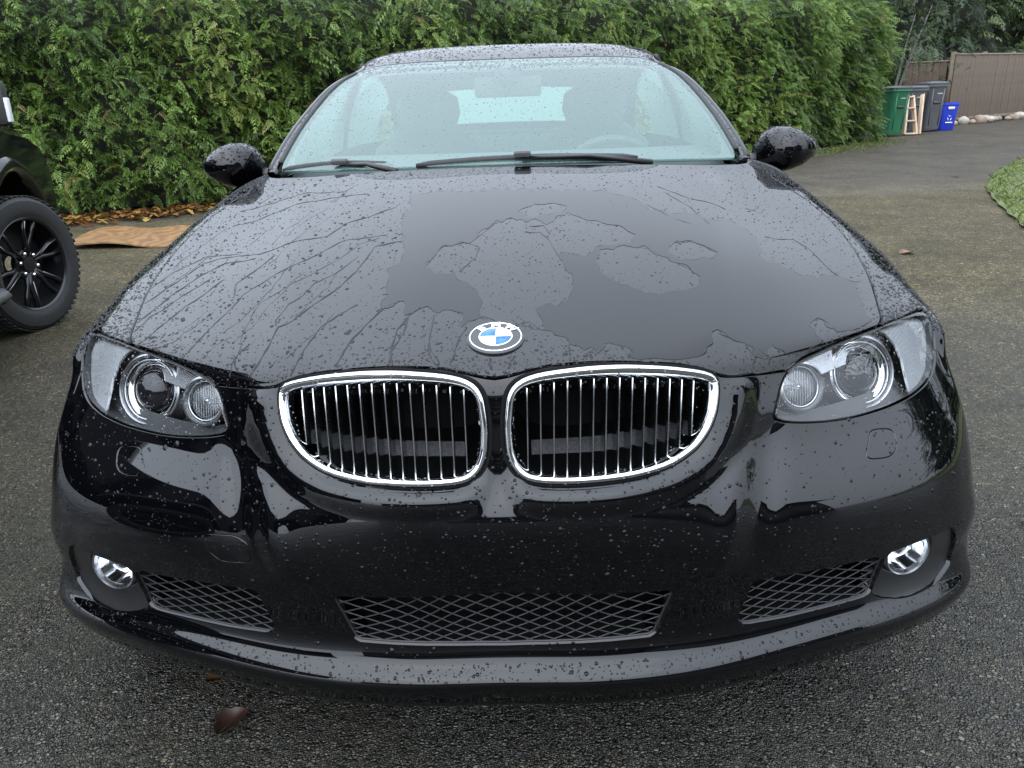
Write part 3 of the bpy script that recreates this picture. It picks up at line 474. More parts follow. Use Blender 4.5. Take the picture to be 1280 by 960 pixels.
def panel(name, outer, holes, net, step, m, parent=None, gap=.0022, depth=.018, hole_depth=None, off=0., rim=True):
    """cut one skin panel out of a surface: constrained triangulation in the surface's own coordinates, then a rounded-over return flange"""
    loops = [densify(l, step * .8) for l in [outer] + list(holes)]
    mn, mx = loops[0].min(0), loops[0].max(0)
    g = np.stack(np.meshgrid(np.arange(mn[0] + step / 2, mx[0], step), np.arange(mn[1] + step / 2, mx[1], step)), -1).reshape(-1, 2)
    ok = inside(loops[0], g)
    for l in loops[1:]: ok &= ~inside(l, g)
    g = g[ok]; L = np.vstack(loops); keep = np.ones(len(g), bool)
    for k in range(0, len(g), 4000):
        q = g[k:k + 4000]; keep[k:k + 4000] = (((q[:, None] - L[None]) ** 2).sum(-1).min(1) > (step * .42) ** 2)
    g = g[keep]; E = []; o = 0
    for l in loops: n = len(l); E += [(o + i, o + (i + 1) % n) for i in range(n)]; o += n
    P = [Vector(p) for p in np.vstack([L, g])]
    v, e, f, *_ = delaunay_2d_cdt(P, E, [], 0, 1e-7)
    v = np.array([tuple(p) for p in v]); f = np.array([t for t in f if len(t) == 3]); c = v[f].mean(1); ok = inside(loops[0], c)
    for l in loops[1:]: ok &= ~inside(l, c)
    f = f[ok]; used = np.unique(f); mp = -np.ones(len(v), int); mp[used] = np.arange(len(used)); v = v[used]; f = mp[f]
    a = v[f]; area = (a[:, 1, 0] - a[:, 0, 0]) * (a[:, 2, 1] - a[:, 0, 1]) - (a[:, 1, 1] - a[:, 0, 1]) * (a[:, 2, 0] - a[:, 0, 0])
    f[area < 0] = f[area < 0][:, ::-1]
    p = net.ev(v[:, 0], v[:, 1]); n = net.nrm(v[:, 0], v[:, 1])
    p = p + n * off
    if not rim: return mk(name, p, f, m, parent, N=n), v
    he = np.concatenate([f[:, [0, 1]], f[:, [1, 2]], f[:, [2, 0]]]); key = {(int(x), int(y)) for x, y in he}
    B = [(x, y) for x, y in key if (y, x) not in key]
    outv = {}
    for x, y in B:
        t = np.cross(p[y] - p[x], n[x]); ln = np.linalg.norm(t)
        if ln < 1e-9: continue
        for q in (x, y): outv[q] = outv.get(q, 0) + t / ln
    ids = sorted(outv); pos = {q: i for i, q in enumerate(ids)}
    O = np.array([outv[q] for q in ids]); O /= np.maximum(1e-9, np.linalg.norm(O, axis=1, keepdims=True))
    hd = hole_depth if hole_depth is not None else depth
    ish = np.ones(len(ids), bool)
    if holes: ish = polydist(loops[0], v[ids]) < 1e-4
    dp = np.where(ish, depth, hd)[:, None]
    p[ids] -= O * gap; nb = n[ids]; r2 = p[ids] + O * .0011 - nb * .0012; r3 = r2 - nb * dp
    k0 = len(p); k1 = k0 + len(ids); F = [tuple(t) for t in f]
    for x, y in B:
        if x in pos and y in pos:
            i, j = pos[x], pos[y]; F += [(y, x, k0 + i, k0 + j), (k0 + j, k0 + i, k1 + i, k1 + j)]
    N = np.vstack([n, (nb + O) / 1.414, O])
    return mk(name, np.vstack([p, r2, r3]), F, m, parent, N=N), v
# ---- outlines in skin coordinates (half car)
T = {k: np.array(v) for k, v in TR.items() if k != 'riv'}
kid = smooth_loop(T['kidney'], 1); hl = smooth_loop(T['headlight'], 1)
hood_front = smooth_loop(T['hood_front'], 2, False); hood_front[0, 0] = 0
hood_side = np.vstack([smooth_loop(T['hood_side'], 2, False), [(7.86, 17.2), (7.95, 17.8), (8.02, 18.4), (8.05, 18.97)]])
hl_in = T['hl_top_in']
hood_half = np.vstack([hood_front, hl_in[1:], hood_side[1:]])
def dedupe(c, e=1e-3):
    out = [c[0]]
    for q in c[1:]:
        if np.hypot(*(q - out[-1])) > e: out.append(q)
    if np.hypot(*(out[0] - out[-1])) < e: out.pop()
    return np.array(out)
hood_poly = dedupe(np.vstack([hood_half, [(4, 18.97)], [(-4, 18.97)], mirror(hood_half)[:-1]]))
# chin and rim round the kidneys, hood creases, soft flanks beside the nose: relief on the skin
def kid_rim(u, v):
    sh = u.shape; P = np.stack([np.abs(u).ravel(), v.ravel()], 1); d = np.zeros(len(P))
    m = (P[:, 0] < 5) & (P[:, 1] > 8.5) & (P[:, 1] < 13.8)
    if m.any():
        q = P[m]; dd = polydist(kid[::2], q, .105, .064); ins = inside(kid, q)
        h = np.where(ins, 0, .0115 * np.sin(np.clip(dd / .030, 0, 1) * math.pi / 2) ** 1.2 * (1 - np.clip((dd - .030) / .045, 0, 1) ** 2 * (3 - 2 * np.clip((dd - .030) / .045, 0, 1))))
        w = np.clip((13.25 - q[:, 1]) / .7, 0, 1); w = w * w * (3 - 2 * w)
        c = np.clip(q[:, 0] / .5, 0, 1); d[m] = h * w * c * c * (3 - 2 * c)
    return d.reshape(sh)
def ridge(u, v, pts, w, h):
    pts = np.array(pts); uc = np.interp(v, pts[:, 1], pts[:, 0]); f = np.clip(np.minimum((v - pts[0, 1]) / .8, (pts[-1, 1] - v) / .8), 0, 1)
    return h * np.exp(-((np.abs(u) - uc) / w) ** 2) * f * f * (3 - 2 * f)
BODY.bumpf = lambda u, v: (kid_rim(u, v) + ridge(u, v, [(3.05, 13.7), (3.5, 15), (4.3, 17), (5.1, 18.9)], .34, .0045)
                           + ridge(u, v, [(3.25, 7.5), (3.32, 8.6), (3.42, 9.8), (3.6, 11.2)], .20, .0055) - ridge(u, v, [(3.7, 7.6), (3.78, 8.6), (3.95, 10.2), (4.12, 12.0)], .24, .0065))
# ---- hood
hood, _ = panel('hood', hood_poly, [], BODY, .1, PAINT, car, gap=.0042)
# ---- fenders and front bumper
def flank_uv(y, z):
    """skin coordinates of the flank point at (y, z)"""
    u, v = 9.6, 8.
    for _ in range(40):
        p = BODY.base(np.array(u), np.array(v)); e = np.array([y - p[1], z - p[2]])
        a = (BODY.base(np.array(u + .01), np.array(v)) - p) / .01; b = (BODY.base(np.array(u), np.array(v + .01)) - p) / .01
        J = np.array([[a[1], b[1]], [a[2], b[2]]]); s = np.linalg.lstsq(J, e, rcond=None)[0]; u = float(np.clip(u + np.clip(s[0], -.5, .5), 7.5, 10.99)); v = float(np.clip(v + np.clip(s[1], -.8, .8), 0.05, 18.9))
    return u, v
ARC_Y, ARC_Z, ARC_R = .79, .315, .352
arch = np.array([flank_uv(ARC_Y - ARC_R * math.cos(t), ARC_Z + ARC_R * math.sin(t)) for t in np.linspace(R(-14), R(194), 40)])
seam_k = 9                                                      # arch sample where bumper meets fender
i_tip = int(np.argmax(hl @ np.array([1, 1.2]))); hl = np.roll(hl, -i_tip, 0)          # start at outer top tip, ccw
i_ob = int(np.argmax(hl @ np.array([1, -.55]))); i_it = int(np.argmin(hl @ np.array([1, -.62]))); i_ib = int(np.argmin(hl @ np.array([1, .55])))
hl_up = hl[:i_it + 1]                                           # tip -> inner top
hl_low = hl[i_ib:i_ob + 1]                                      # inner bottom -> outer bottom
hl_inner = hl[i_it:i_ib + 1]; hl_outer = np.vstack([hl[i_ob:], hl[:1]])
grow = lambda c, k: c + (c - hl.mean(0)) / np.linalg.norm(c - hl.mean(0), axis=1, keepdims=True) * k
hlg = lambda c: grow(c, .055)
tip = hl_up[0] + (.12, .10)
fender_half = dedupe(np.vstack([hood_side, [(11, 18.97), (11, 12), (11, 6), (11, 1.2)], [flank_uv(1.2, .215)], arch[::-1][:len(arch) - seam_k], [(8.55, 10.9), (7.9, 11.2)], hlg(hl_outer[:-1]), [tip], T['hl_top_out'][::-1][1:] + (0, .06)]))
low_edge = np.array([(8.6, .35), (7.6, .3), (6, .25), (4, .2), (2, .2), (0, .2)])
bump_half = dedupe(np.vstack([hood_front, hlg(hl_inner), hlg(hl_low)[1:], [(7.9, 11.2), (8.55, 10.9)], arch[:seam_k + 1][::-1], low_edge]))
bumper_poly = dedupe(np.vstack([bump_half, mirror(bump_half)[1:]]))
fog = T['fog']; smesh = T['side_mesh']; cm = T['centre_mesh']; cm[0, 0] = cm[-1, 0] = 0
cmesh = dedupe(np.vstack([cm, mirror(cm)])); tow = smooth_loop(T['tow'], 1); wash = smooth_loop(T['washer'], 1)
kid_hole = kid + (kid - kid.mean(0)) * .012
fog_in = fog.mean(0) + (fog - fog.mean(0)) * 1.0
sm_in = smesh.mean(0) + (smesh - smesh.mean(0)) * .985
bumper, _ = panel('front_bumper', bumper_poly, [kid_hole, mirror(kid_hole), fog_in, mirror(fog_in), sm_in, mirror(sm_in), cmesh, wash, mirror(wash), mirror(tow)], BODY, .095, PAINT, car, hole_depth=.045)
for s in (1, -1):
    F_ = (lambda c: c) if s > 0 else mirror
    panel('fender', F_(fender_half), [], BODY, .12, PAINT, car, gap=.003)
    panel('washer_cover', F_(wash.mean(0) + (wash - wash.mean(0)) * .99), [], BODY, .08, PAINT, bumper, gap=.0012)
panel('tow_hook_cover', mirror(tow), [], BODY, .08, PAINT, bumper, gap=.0005)
# ---- dark inner shell behind the gaps
def shell():
    U, V_ = np.meshgrid(np.linspace(-10.9, 10.9, 190), np.linspace(.4, 18.9, 150)); p = BODY.base(U, V_) - BODY.nrm(U, V_) * .024
    q = np.stack([np.abs(U).ravel(), V_.ravel()], 1); bad = inside(kid, q) | inside(hl, q) | inside(fog, q) | inside(smesh, q) | inside(cmesh, q)
    bad |= (np.hypot(p[..., 1].ravel() - ARC_Y, p[..., 2].ravel() - ARC_Z) < ARC_R) & (q[:, 0] > 8)
    a, b = U.shape; F = []
    for i in range(a - 1):
        for j in range(b - 1):
            k = (i * b + j, i * b + j + 1, (i + 1) * b + j + 1, (i + 1) * b + j)
            if not (bad[k[0]] or bad[k[1]] or bad[k[2]] or bad[k[3]]): F.append(k)
    return mk('inner_shell', p.reshape(-1, 3), F, DARK, car)
shell()
# ---- kidney grilles
def ring_sweep(loop, prof, net, m, name, parent, off=0.):
    p = net.base(loop[:, 0], loop[:, 1]); n = net.nrm0(loop[:, 0], loop[:, 1]); t = np.roll(p, -1, 0) - np.roll(p, 1, 0)
    t /= np.linalg.norm(t, axis=1, keepdims=True); o = np.cross(t, n); c = p.mean(0)
    if ((p - c) * o).sum() < 0: o = -o
    G = np.array([[p[i] + o[i] * a + n[i] * (h + off) for i in range(len(p))] for a, h in prof])
    return MB().grid(G, True).build(name, m, parent, angle=R(50))
for s in (1, -1):
    F_ = (lambda c: c) if s > 0 else mirror
    gr = tag(link('kidney_grille', None, car), 'chrome-framed kidney grille with fourteen upright chrome slats'); lp = F_(densify(kid, .06))
    ring_sweep(lp, [(.0015, -.03), (.0015, .003), (.0005, .0068), (-.002, .0088), (-.0055, .0088), (-.0085, .006), (-.0105, .001), (-.012, -.006), (-.0125, -.045), (-.0115, -.046), (-.0105, -.03), (-.004, -.03), (.0015, -.03)], BODY, CHROME, 'chrome_frame', gr)
    mn, mx = kid.min(0), kid.max(0); kin = kid.mean(0) + (kid - kid.mean(0)) * .925
    ring_sweep(lp, [(.0018, -.02), (.0018, .0012), (.0040, .0028), (.0070, .0022), (.0085, -.003)], BODY, DARK, 'seal_shadow_gap', gr)  # rubber seal, blackened to stand in for the shadow gap below the hood edge
    def at_x(xt, vv):
        ug = np.linspace(0, 3.6, 120); return np.array([np.interp(xt * (1 - .013 * (13.2 - v_)), BODY.base(ug, np.full(120, v_))[:, 0], ug) for v_ in vv])
    for xt in np.linspace(.046, .301, 14):
        vv = np.linspace(10.6, 13.5, 80); uu = at_x(xt, vv); ok = inside(kin, np.stack([uu, vv], 1))
        if ok.sum() < 6: continue
        vv = np.linspace(vv[ok][0] - .05, vv[ok][-1] + .06, 26); uu = at_x(xt, vv)
        p = BODY.base(uu * s, vv); n = BODY.nrm0(uu * s, vv); w = np.zeros_like(p); w[:, 0] = 1
        G = [p - n * .036 - w * .0008, p - n * .010 - w * .0014, p - n * .0075 - w * .0008, p - n * .0075 + w * .0008, p - n * .010 + w * .0014, p - n * .036 + w * .0008]
        MB().grid(np.array(G)).build('slat', SLAT, gr, angle=R(40))
    lb = kid.mean(0) + (kid - kid.mean(0)) * .97
    b = MB(); p0 = BODY.base(s * lb[:, 0], lb[:, 1]); n0 = BODY.nrm0(s * lb[:, 0], lb[:, 1])
    b.grid(np.array([p0 - n0 * .04, p0 - n0 * .02 + np.array([0, .22, 0])]), True); q = p0 - n0 * .02 + np.array([0, .22, 0]); b.add(q, [tuple(range(len(q)))]); b.build('backing', DARK, gr)
    vv = np.array([(11.25, .055), (11.62, .05)]); uu = np.linspace(.55, 2.75, 24)
    G = [[BODY.base(np.array(x * s), np.array(v_ + .12 * max(0, x - 1.6) ** 2)) + np.array([0, d_, 0]) for x in uu] for v_, d_ in vv]
    MB().grid(np.array(G)).build('cross_bar', noisy('wet_bar', (.022, .022, .023), .4, .9, 260.), gr)
# ---- diamond mesh in the lower intakes
MESH = mat('mesh_plastic', (.022, .022, .023), .45)
def lattice(loop, du, dv, name, off=-.009, rad=.0014):
    mn, mx = loop.min(0), loop.max(0); b = MB()
    for sg in (1, -1):
        n = int((mx[1] - mn[1] + (mx[0] - mn[0]) / du * dv) / dv) + 2
        for k in range(-n, n + 1):
            uu = np.arange(mn[0], mx[0], du / 10); vv = mn[1] + (k + .3) * dv + sg * (uu - (mn[0] + mx[0]) / 2) / du * dv
            ok = inside(loop, np.stack([uu, vv], 1)); st = None
            for i in range(len(uu) + 1):
                if i < len(uu) and ok[i]:
                    if st is None: st = i
                elif st is not None:
                    if i - st > 1:
                        a, c = uu[st:i], vv[st:i]; b.tube(BODY.base(a, c) + BODY.nrm0(a, c) * off, rad, 4, False)
                    st = None
    o = b.build(name, MESH, car)
    lp = densify(loop, .1); p = BODY.base(lp[:, 0], lp[:, 1]) + BODY.nrm0(lp[:, 0], lp[:, 1]) * (off + .001)
    MB().tube(np.vstack([p, p[:2]]), .0023, 6, False).build('mesh_rim', MESH, o, smooth=True)
    q = p + np.array([0, .09, 0]); c = MB().grid(np.array([p, q]), True); c.add(q, [tuple(range(len(q)))]); c.build('duct', DARK, o)
    return o
lattice(cmesh, .44, .34, 'intake_mesh')
for s in (1, -1): lattice(smesh if s > 0 else mirror(smesh), .36, .36, 'intake_mesh')

# ---- headlights
BEZEL = noisy('lamp_bezel', (.03, .031, .033), .35, .15, 20.)
RIBBED = mat('ribbed_reflector', (.27, .28, .29), .45, .8); _t = NT(RIBBED)
_w = _t.tex('Wave', 95., Distortion=.6); _t.bump(_w.outputs[0], .35, .004)
RIBGLASS = clear_glass('ribbed_lamp_glass', (.9, .92, .93), boost=1.1, rough=.0)
BLACKGLASS = mat('projector_glass', (.006, .006, .008), .02, ior=1.55)
LAMPGREY = mat('lamp_grey_metal', (.40, .40, .41), .28, 1.); RINGGLASS = mat('ring_glass', (.55, .57, .59), .12, .7)
RIBLENS = clear_glass('fluted_lens', (.82, .84, .85), boost=1.5, rough=.1, haze=.10, hazecol=(.6, .62, .64))
AMBER = mat('amber_bulb', (.55, .16, .03), .3)
def offs(loop, s, d, fwd=0.):
    p = BODY.base(s * loop[:, 0], loop[:, 1]); n = BODY.nrm0(s * loop[:, 0], loop[:, 1]); return p - n * d + np.array([0, fwd, 0])
for s in (1, -1):
    F_ = (lambda c: c) if s > 0 else mirror
    h = tag(link('headlight', None, car), 'clear twin-lamp headlight beside the ' + ('right' if s > 0 else 'left') + ' kidney grille')
    lens, _ = panel('lens', F_(hl), [], BODY, .11, LENS, h, gap=.001, depth=.006)
    # housing: deep dark tray
    lp = densify(hl, .09); a = offs(lp, s, .004); b_ = offs(hl.mean(0) + (lp - hl.mean(0)) * .97, s, .075, .02)
    MB().grid(np.array([a, b_]), True).add(b_, [tuple(range(len(b_)))]).build('housing', noisy('lamp_housing', (.05, .051, .053), .3, .2, 20.), h)
    # bezel: lower plate
    q = hl.mean(0) + (hl - hl.mean(0)) * .985; bz = dedupe(np.vstack([q[q[:, 1] < 11.72]]))
    k = int(np.argmax(np.linalg.norm(np.roll(bz, -1, 0) - bz, axis=1))); bz = np.roll(bz, -k - 1, 0)
    panel('bezel', F_(bz), [], BODY, .12, BEZEL, h, gap=0, depth=.004, off=-.040)
    rimline = densify(np.array(bz), .08, False)
    # side reflector behind the outer end of the lens
    q2 = q[(q[:, 0] > 6.3) & (q[:, 1] > 11.3)]; k = int(np.argmax(np.linalg.norm(np.roll(q2, -1, 0) - q2, axis=1))); q2 = np.roll(q2, -k - 1, 0)
    a0, a1 = q2[0], q2[-1]; q2 = np.vstack([q2, [a1 + (a0 - a1) * t + np.array([.22 * math.sin(t * math.pi), 0]) for t in (.2, .4, .6, .8)]])
    panel('side_reflector', F_(q2), [], BODY, .12, RIBBED, h, gap=0, depth=.004, off=-.016)
    # upper reflector shelf
    q3 = q[q[:, 1] > 12.5]; k = int(np.argmax(np.linalg.norm(np.roll(q3, -1, 0) - q3, axis=1))); q3 = np.roll(q3, -k - 1, 0)
    panel('upper_shelf', F_(q3), [], BODY, .12, SATIN, h, gap=0, depth=.003, off=-.030)
    for nm, cuv, rad, push in (('projector', T['proj_c'][0], .068, .030), ('high_beam', T['low_c'][0], .045, .024)):
        c = BODY.base(np.array(s * cuv[0]), np.array(cuv[1])); n = BODY.nrm0(np.array(s * cuv[0]), np.array(cuv[1]))
        ax = n * .45 + np.array([s * .12, -.9, .18]); ax /= np.linalg.norm(ax); M = frame(ax); c = c - n * push
        rim = [(rad * .86, -.004), (rad * .89, .006), (rad * .93, .009), (rad * .975, .007), (rad, .0), (rad, -.02), (rad * .98, -.035)] if nm == 'projector' else [(rad * .78, -.006), (rad * .81, .007), (rad * .86, .012), (rad * .94, .010), (rad, .0), (rad, -.02), (rad * .97, -.03)]
        lamp = MB().lathe(rim, 48, M, c).build(nm, LAMPGREY, h, angle=R(40))
        a, w = (.81, .020) if nm == 'projector' else (.745, .026)
        MB().tube([c + M @ np.array([rad * a * math.cos(t), rad * a * math.sin(t), .004]) for t in np.linspace(0, 2 * math.pi, 65)], rad * w, 8, False).build('light_ring', RINGGLASS, lamp, smooth=True)
        if nm == 'projector':
            MB().lathe([(rad * .86, -.006), (rad * .78, -.004), (rad * .70, -.014), (rad * .64, -.022), (rad * .60, -.028)], 48, M, c).build('bowl', CHROME, lamp, smooth=True)
            MB().tube([c + M @ np.array([rad * .69 * math.cos(t), rad * .69 * math.sin(t), -.008]) for t in np.linspace(0, 2 * math.pi, 65)], rad * .016, 6, False).build('inner_ring', CHROME, lamp, smooth=True)
            MB().lathe([(rad * .63, -.026), (rad * .60, -.010), (rad * .50, .002), (rad * .36, .010), (rad * .18, .0148), (0.0001, .016)], 48, M, c).build('projector_lens', BLACKGLASS, lamp, smooth=True)
        else:
            MB().lathe([(rad * .76, -.006), (rad * .68, -.020), (rad * .5, -.032), (rad * .25, -.038), (.0001, -.040)], 40, M, c).build('bowl', LAMPGREY, lamp, smooth=True)
            MB().lathe([(rad * .72, -.002), (rad * .5, .003), (rad * .25, .006), (.0001, .007)], 40, M, c).build('lamp_glass', RIBLENS, lamp, smooth=True)
            for k in range(-6, 7):
                x = k * rad * .108; y = math.sqrt(max(0, (rad * .71) ** 2 - x * x)); P = [c + M @ np.array([x, t * y, -.004]) for t in np.linspace(-1, 1, 8)]; MB().tube(P, .0009, 5).build('lens_rib', LAMPGREY, lamp, smooth=True)
            MB().lathe([(.0001, .002), (.006, -.002), (.008, -.012), (.008, -.03)], 16, M, c).build('bulb_shield', CHROME, lamp, smooth=True)
    bl = BODY.base(np.array(s * 5.3), np.array(12.6)) - BODY.nrm0(np.array(s * 5.3), np.array(12.6)) * .05
    MB().lathe([(.0001, .006), (.0035, .004), (.0045, 0), (.0035, -.004)], 12, None, bl).build('bulb', AMBER, h, smooth=True)
    # rubber strip between lamp and hood
    p = offs(densify(hl_up, .08, False), s, .006); MB().tube(p, .0035, 6).build('seal', RUBBER, h, smooth=True)
    # ---- fog light
    fg = tag(link('fog_light', None, car), 'round fog lamp in a dark plastic surround')
    fl = fog.mean(0) + (fog - fog.mean(0)) * .985
    c0 = T['fog_c'][0]; circ = np.array([c0 + (.40 * math.cos(t), .74 * math.sin(t)) for t in np.linspace(0, 2 * math.pi, 40)[:-1]])
    panel('surround', F_(fl), [circ if s > 0 else mirror(circ)], BODY, .1, PLASTIC, fg, gap=.001, depth=.012, hole_depth=.03, off=-.007)
    c = BODY.base(np.array(s * c0[0]), np.array(c0[1])); n = BODY.nrm0(np.array(s * c0[0]), np.array(c0[1])); ax = n * .5 + np.array([s * .1, -.85, .08]); M = frame(ax); c = c - n * .018
    MB().lathe([(.047, -.02), (.0455, .008), (.043, .0115), (.040, .010), (.0385, -.004)], 40, M, c).build('lamp_ring', SATIN, fg, angle=R(40))
    MB().lathe([(.039, .002), (.034, -.014), (.024, -.026), (.012, -.032), (.0001, -.034)], 32, M, c).build('reflector', CHROME, fg, smooth=True)
    MB().lathe([(.0395, .004), (.03, .010), (.015, .0135), (.0001, .0145)], 32, M, c).build('fog_lens', RIBGLASS, fg, smooth=True)
    MB().lathe([(.0001, .004), (.010, .002), (.013, -.006), (.011, -.03)], 16, M, c + M @ np.array([-s * .008, .004, 0])).build('bulb_cap', LAMPGREY, fg, smooth=True)
# ---- badge
BADGE_BLACK = mat('badge_black', (.02, .022, .022), .12); BLUE = mat('badge_blue', (.018, .13, .62), .15); WHITE = mat('badge_white', (.80, .82, .83), .15)
bd = tag(link('badge', None, car), 'round blue and white roundel badge lettered BMW')
bu, bv = 0., float(T['badge'][0, 1]); bc = BODY.ev(np.array(bu), np.array(bv)); bn = BODY.nrm(np.array(bu), np.array(bv)); BM = frame(bn); bc = bc + bn * .0012; rb = .0425
MB().lathe([(rb + .0012, -.004), (rb + .001, .0010), (rb * .96, .0030), (.0001, .0032)], 64, BM, bc).build('disc', BADGE_BLACK, bd, angle=R(30))
for nm, r0, r1 in (('outer_ring', .945, .905), ('inner_ring', .605, .565)):
    MB().lathe([(rb * r0, .0030), (rb * r0, .0042), (rb * r1, .0042), (rb * r1, .0030)], 64, BM, bc).build(nm, mat('badge_silver', (.88, .89, .9), .1, .6), bd)
for k in range(4):
    P = [(0, 0)] + [(rb * .565 * math.cos(t), rb * .565 * math.sin(t)) for t in np.linspace(k * math.pi / 2, (k + 1) * math.pi / 2, 16)]
    MB().prism(P, .0008, BM, bc + bn * .0030).build('quarter', WHITE if k in (0, 2) else BLUE, bd)
b = MB()
for M2 in ((rb * 1.13, .0011), (.0011, rb * 1.13)): b.box(bc + bn * .0039, (M2[0], M2[1], .0006), BM)
b.build('cross_line', mat('badge_silver'), bd)
for ch, an in (('B', 45), ('M', 0), ('W', -45)):
    cu = bpy.data.curves.new('letter', 'FONT'); cu.body = ch; cu.size = .0195; cu.align_x = 'CENTER'; cu.align_y = 'CENTER'; cu.extrude = .0004; cu.offset = .0006
    cu.materials.append(mat('badge_silver')); o = link('letter', cu, bd); t = R(an); p = bc + BM @ np.array([-math.sin(t) * rb * .755, math.cos(t) * rb * .755, .0040])
    bpy.context.view_layer.update(); me = bpy.data.meshes.new_from_object(o.evaluated_get(bpy.context.evaluated_depsgraph_get())); bpy.data.objects.remove(o); o = link('letter', me, bd)
    o.matrix_world = Matrix.Translation(Vector(p)) @ Matrix(BM.tolist()).to_4x4() @ Matrix.Rotation(t, 4, 'Z')

# ---- greenhouse
GX = [[0, .16, .32, .46, .58, .66, .714], [0, .155, .31, .44, .55, .63, .684], [0, .145, .29, .415, .515, .59, .64], [0, .135, .27, .385, .478, .547, .594], [0, .12, .24, .345, .43, .49, .535],
      [0, .125, .25, .36, .45, .515, .555], [0, .13, .26, .375, .47, .54, .585], [0, .13, .26, .375, .47, .545, .595], [0, .13, .255, .37, .47, .55, .61], [0, .14, .275, .40, .51, .595, .655], [0, .15, .30, .43, .54, .63, .70]]
GY = [[1.165, 1.172, 1.195, 1.235, 1.285, 1.33, 1.37], [1.385, 1.39, 1.405, 1.435, 1.475, 1.51, 1.54], [1.60, 1.603, 1.613, 1.635, 1.665, 1.695, 1.72], [1.77, 1.772, 1.78, 1.795, 1.815, 1.833, 1.85], [1.92, 1.922, 1.93, 1.943, 1.958, 1.975, 1.99],
      [2.12, 2.12, 2.125, 2.13, 2.14, 2.15, 2.16]] + [[y] * 7 for y in (2.4, 2.75, 3.05, 3.4, 3.72)]
GZ = [[.983, .983, .981, .978, .974, .972, .968], [1.087, 1.087, 1.087, 1.087, 1.086, 1.083, 1.073], [1.180, 1.180, 1.181, 1.182, 1.182, 1.178, 1.167], [1.247, 1.247, 1.248, 1.248, 1.247, 1.243, 1.232], [1.297, 1.297, 1.297, 1.296, 1.292, 1.286, 1.274],
      [1.349, 1.349, 1.347, 1.342, 1.334, 1.322, 1.302], [1.383, 1.382, 1.379, 1.372, 1.360, 1.342, 1.315], [1.366, 1.365, 1.361, 1.353, 1.340, 1.322, 1.294], [1.305, 1.304, 1.30, 1.292, 1.28, 1.264, 1.24], [1.195, 1.194, 1.19, 1.183, 1.173, 1.16, 1.14], [1.08, 1.079, 1.075, 1.07, 1.06, 1.045, 1.025]]
TOP = Net([[(GX[i][j], GY[i][j], GZ[i][j]) for j in range(7)] for i in range(11)])
SCREEN = clear_glass('windscreen_glass', (.78, .93, .90), boost=1.2, haze=.17, hazecol=(.40, .70, .62))
GLASS = clear_glass('side_glass', (.62, .78, .75), boost=1.5, haze=.7, hazecol=(.20, .33, .29), thru=.75)
REARGLASS = clear_glass('rear_glass', (.75, .92, .88), boost=1.3, haze=.93, hazecol=(.135, .23, .195), thru=.85)
FRIT = mat('frit_black', (.012, .012, .013), .06)
ws = np.array([(0, .02), (5.0, .02), (5.22, .25), (5.24, 1.5), (5.22, 3.3), (5.05, 3.78), (4.6, 3.9), (2.5, 3.93), (0, 3.94)])
ws = np.vstack([ws, mirror(ws)]); ws = dedupe(ws)
wsi = np.array([(0, .12), (4.55, .12), (4.78, .35), (4.86, 1.0), (4.90, 2.4), (4.86, 3.45), (4.6, 3.68), (2.5, 3.74), (0, 3.75)]); wsi = smooth_loop(densify(dedupe(np.vstack([wsi, mirror(wsi)])), .15), 3)
screen, _ = panel('windscreen', ws, [], TOP, .12, SCREEN, car, gap=.001, depth=.006)
panel('black_border', ws.mean(0) + (ws - ws.mean(0)) * .998, [wsi], TOP, .12, FRIT, screen, gap=0, depth=.001, off=-.007)
roof_poly = dedupe(np.vstack([[(0, 4.02), (2.5, 4.01), (4.7, 3.98), (5.5, 3.85), (6, 3.55), (6, 8.0), (5, 8.05), (0, 8.1)], mirror(np.array([(2.5, 4.01), (4.7, 3.98), (5.5, 3.85), (6, 3.55), (6, 8.0), (5, 8.05)]))]))
roof, _ = panel('roof', roof_poly, [], TOP, .14, PAINT, car)
rw = np.array([(0, 8.18), (4.6, 8.14), (4.9, 8.4), (4.85, 9.4), (4.4, 9.95), (0, 9.97)]); rw = dedupe(np.vstack([rw, mirror(rw)[1:-1]]))
panel('rear_window', rw, [], TOP, .16, REARGLASS, car, gap=.001, depth=.005)
for s in (1, -1):
    F_ = (lambda c: c) if s > 0 else mirror
    panel('windscreen_pillar', F_(np.array([(5.5, .02), (6, .02), (6, 3.52), (5.5, 3.82), (5.38, 3.86), (5.40, 3.0), (5.40, .8)])), [], TOP, .12, PAINT, car, gap=.001)
    panel('rear_pillar', F_(np.array([(5.0, 8.1), (6, 8.04), (6, 9.98), (4.5, 9.98), (4.93, 9.4), (4.98, 8.5)])), [], TOP, .15, PAINT, car, gap=.001)
    vv = np.linspace(.2, 3.5, 30); p = TOP.base(np.full(30, s * 5.31), vv) + TOP.nrm0(np.full(30, s * 5.31), vv) * .002
    MB().tube(p, .0085, 6, flat=.6).build('pillar_seal', RUBBER, car, smooth=True)
# headliner below the roof and around the glass
U, V_ = np.meshgrid(np.linspace(-6, 6, 40), np.linspace(3.75, 8.3, 30)); p = TOP.base(U, V_) - TOP.nrm0(U, V_) * .03
MB().grid(p).build('headliner', mat('headliner', (.22, .225, .22), .9), car, smooth=True)
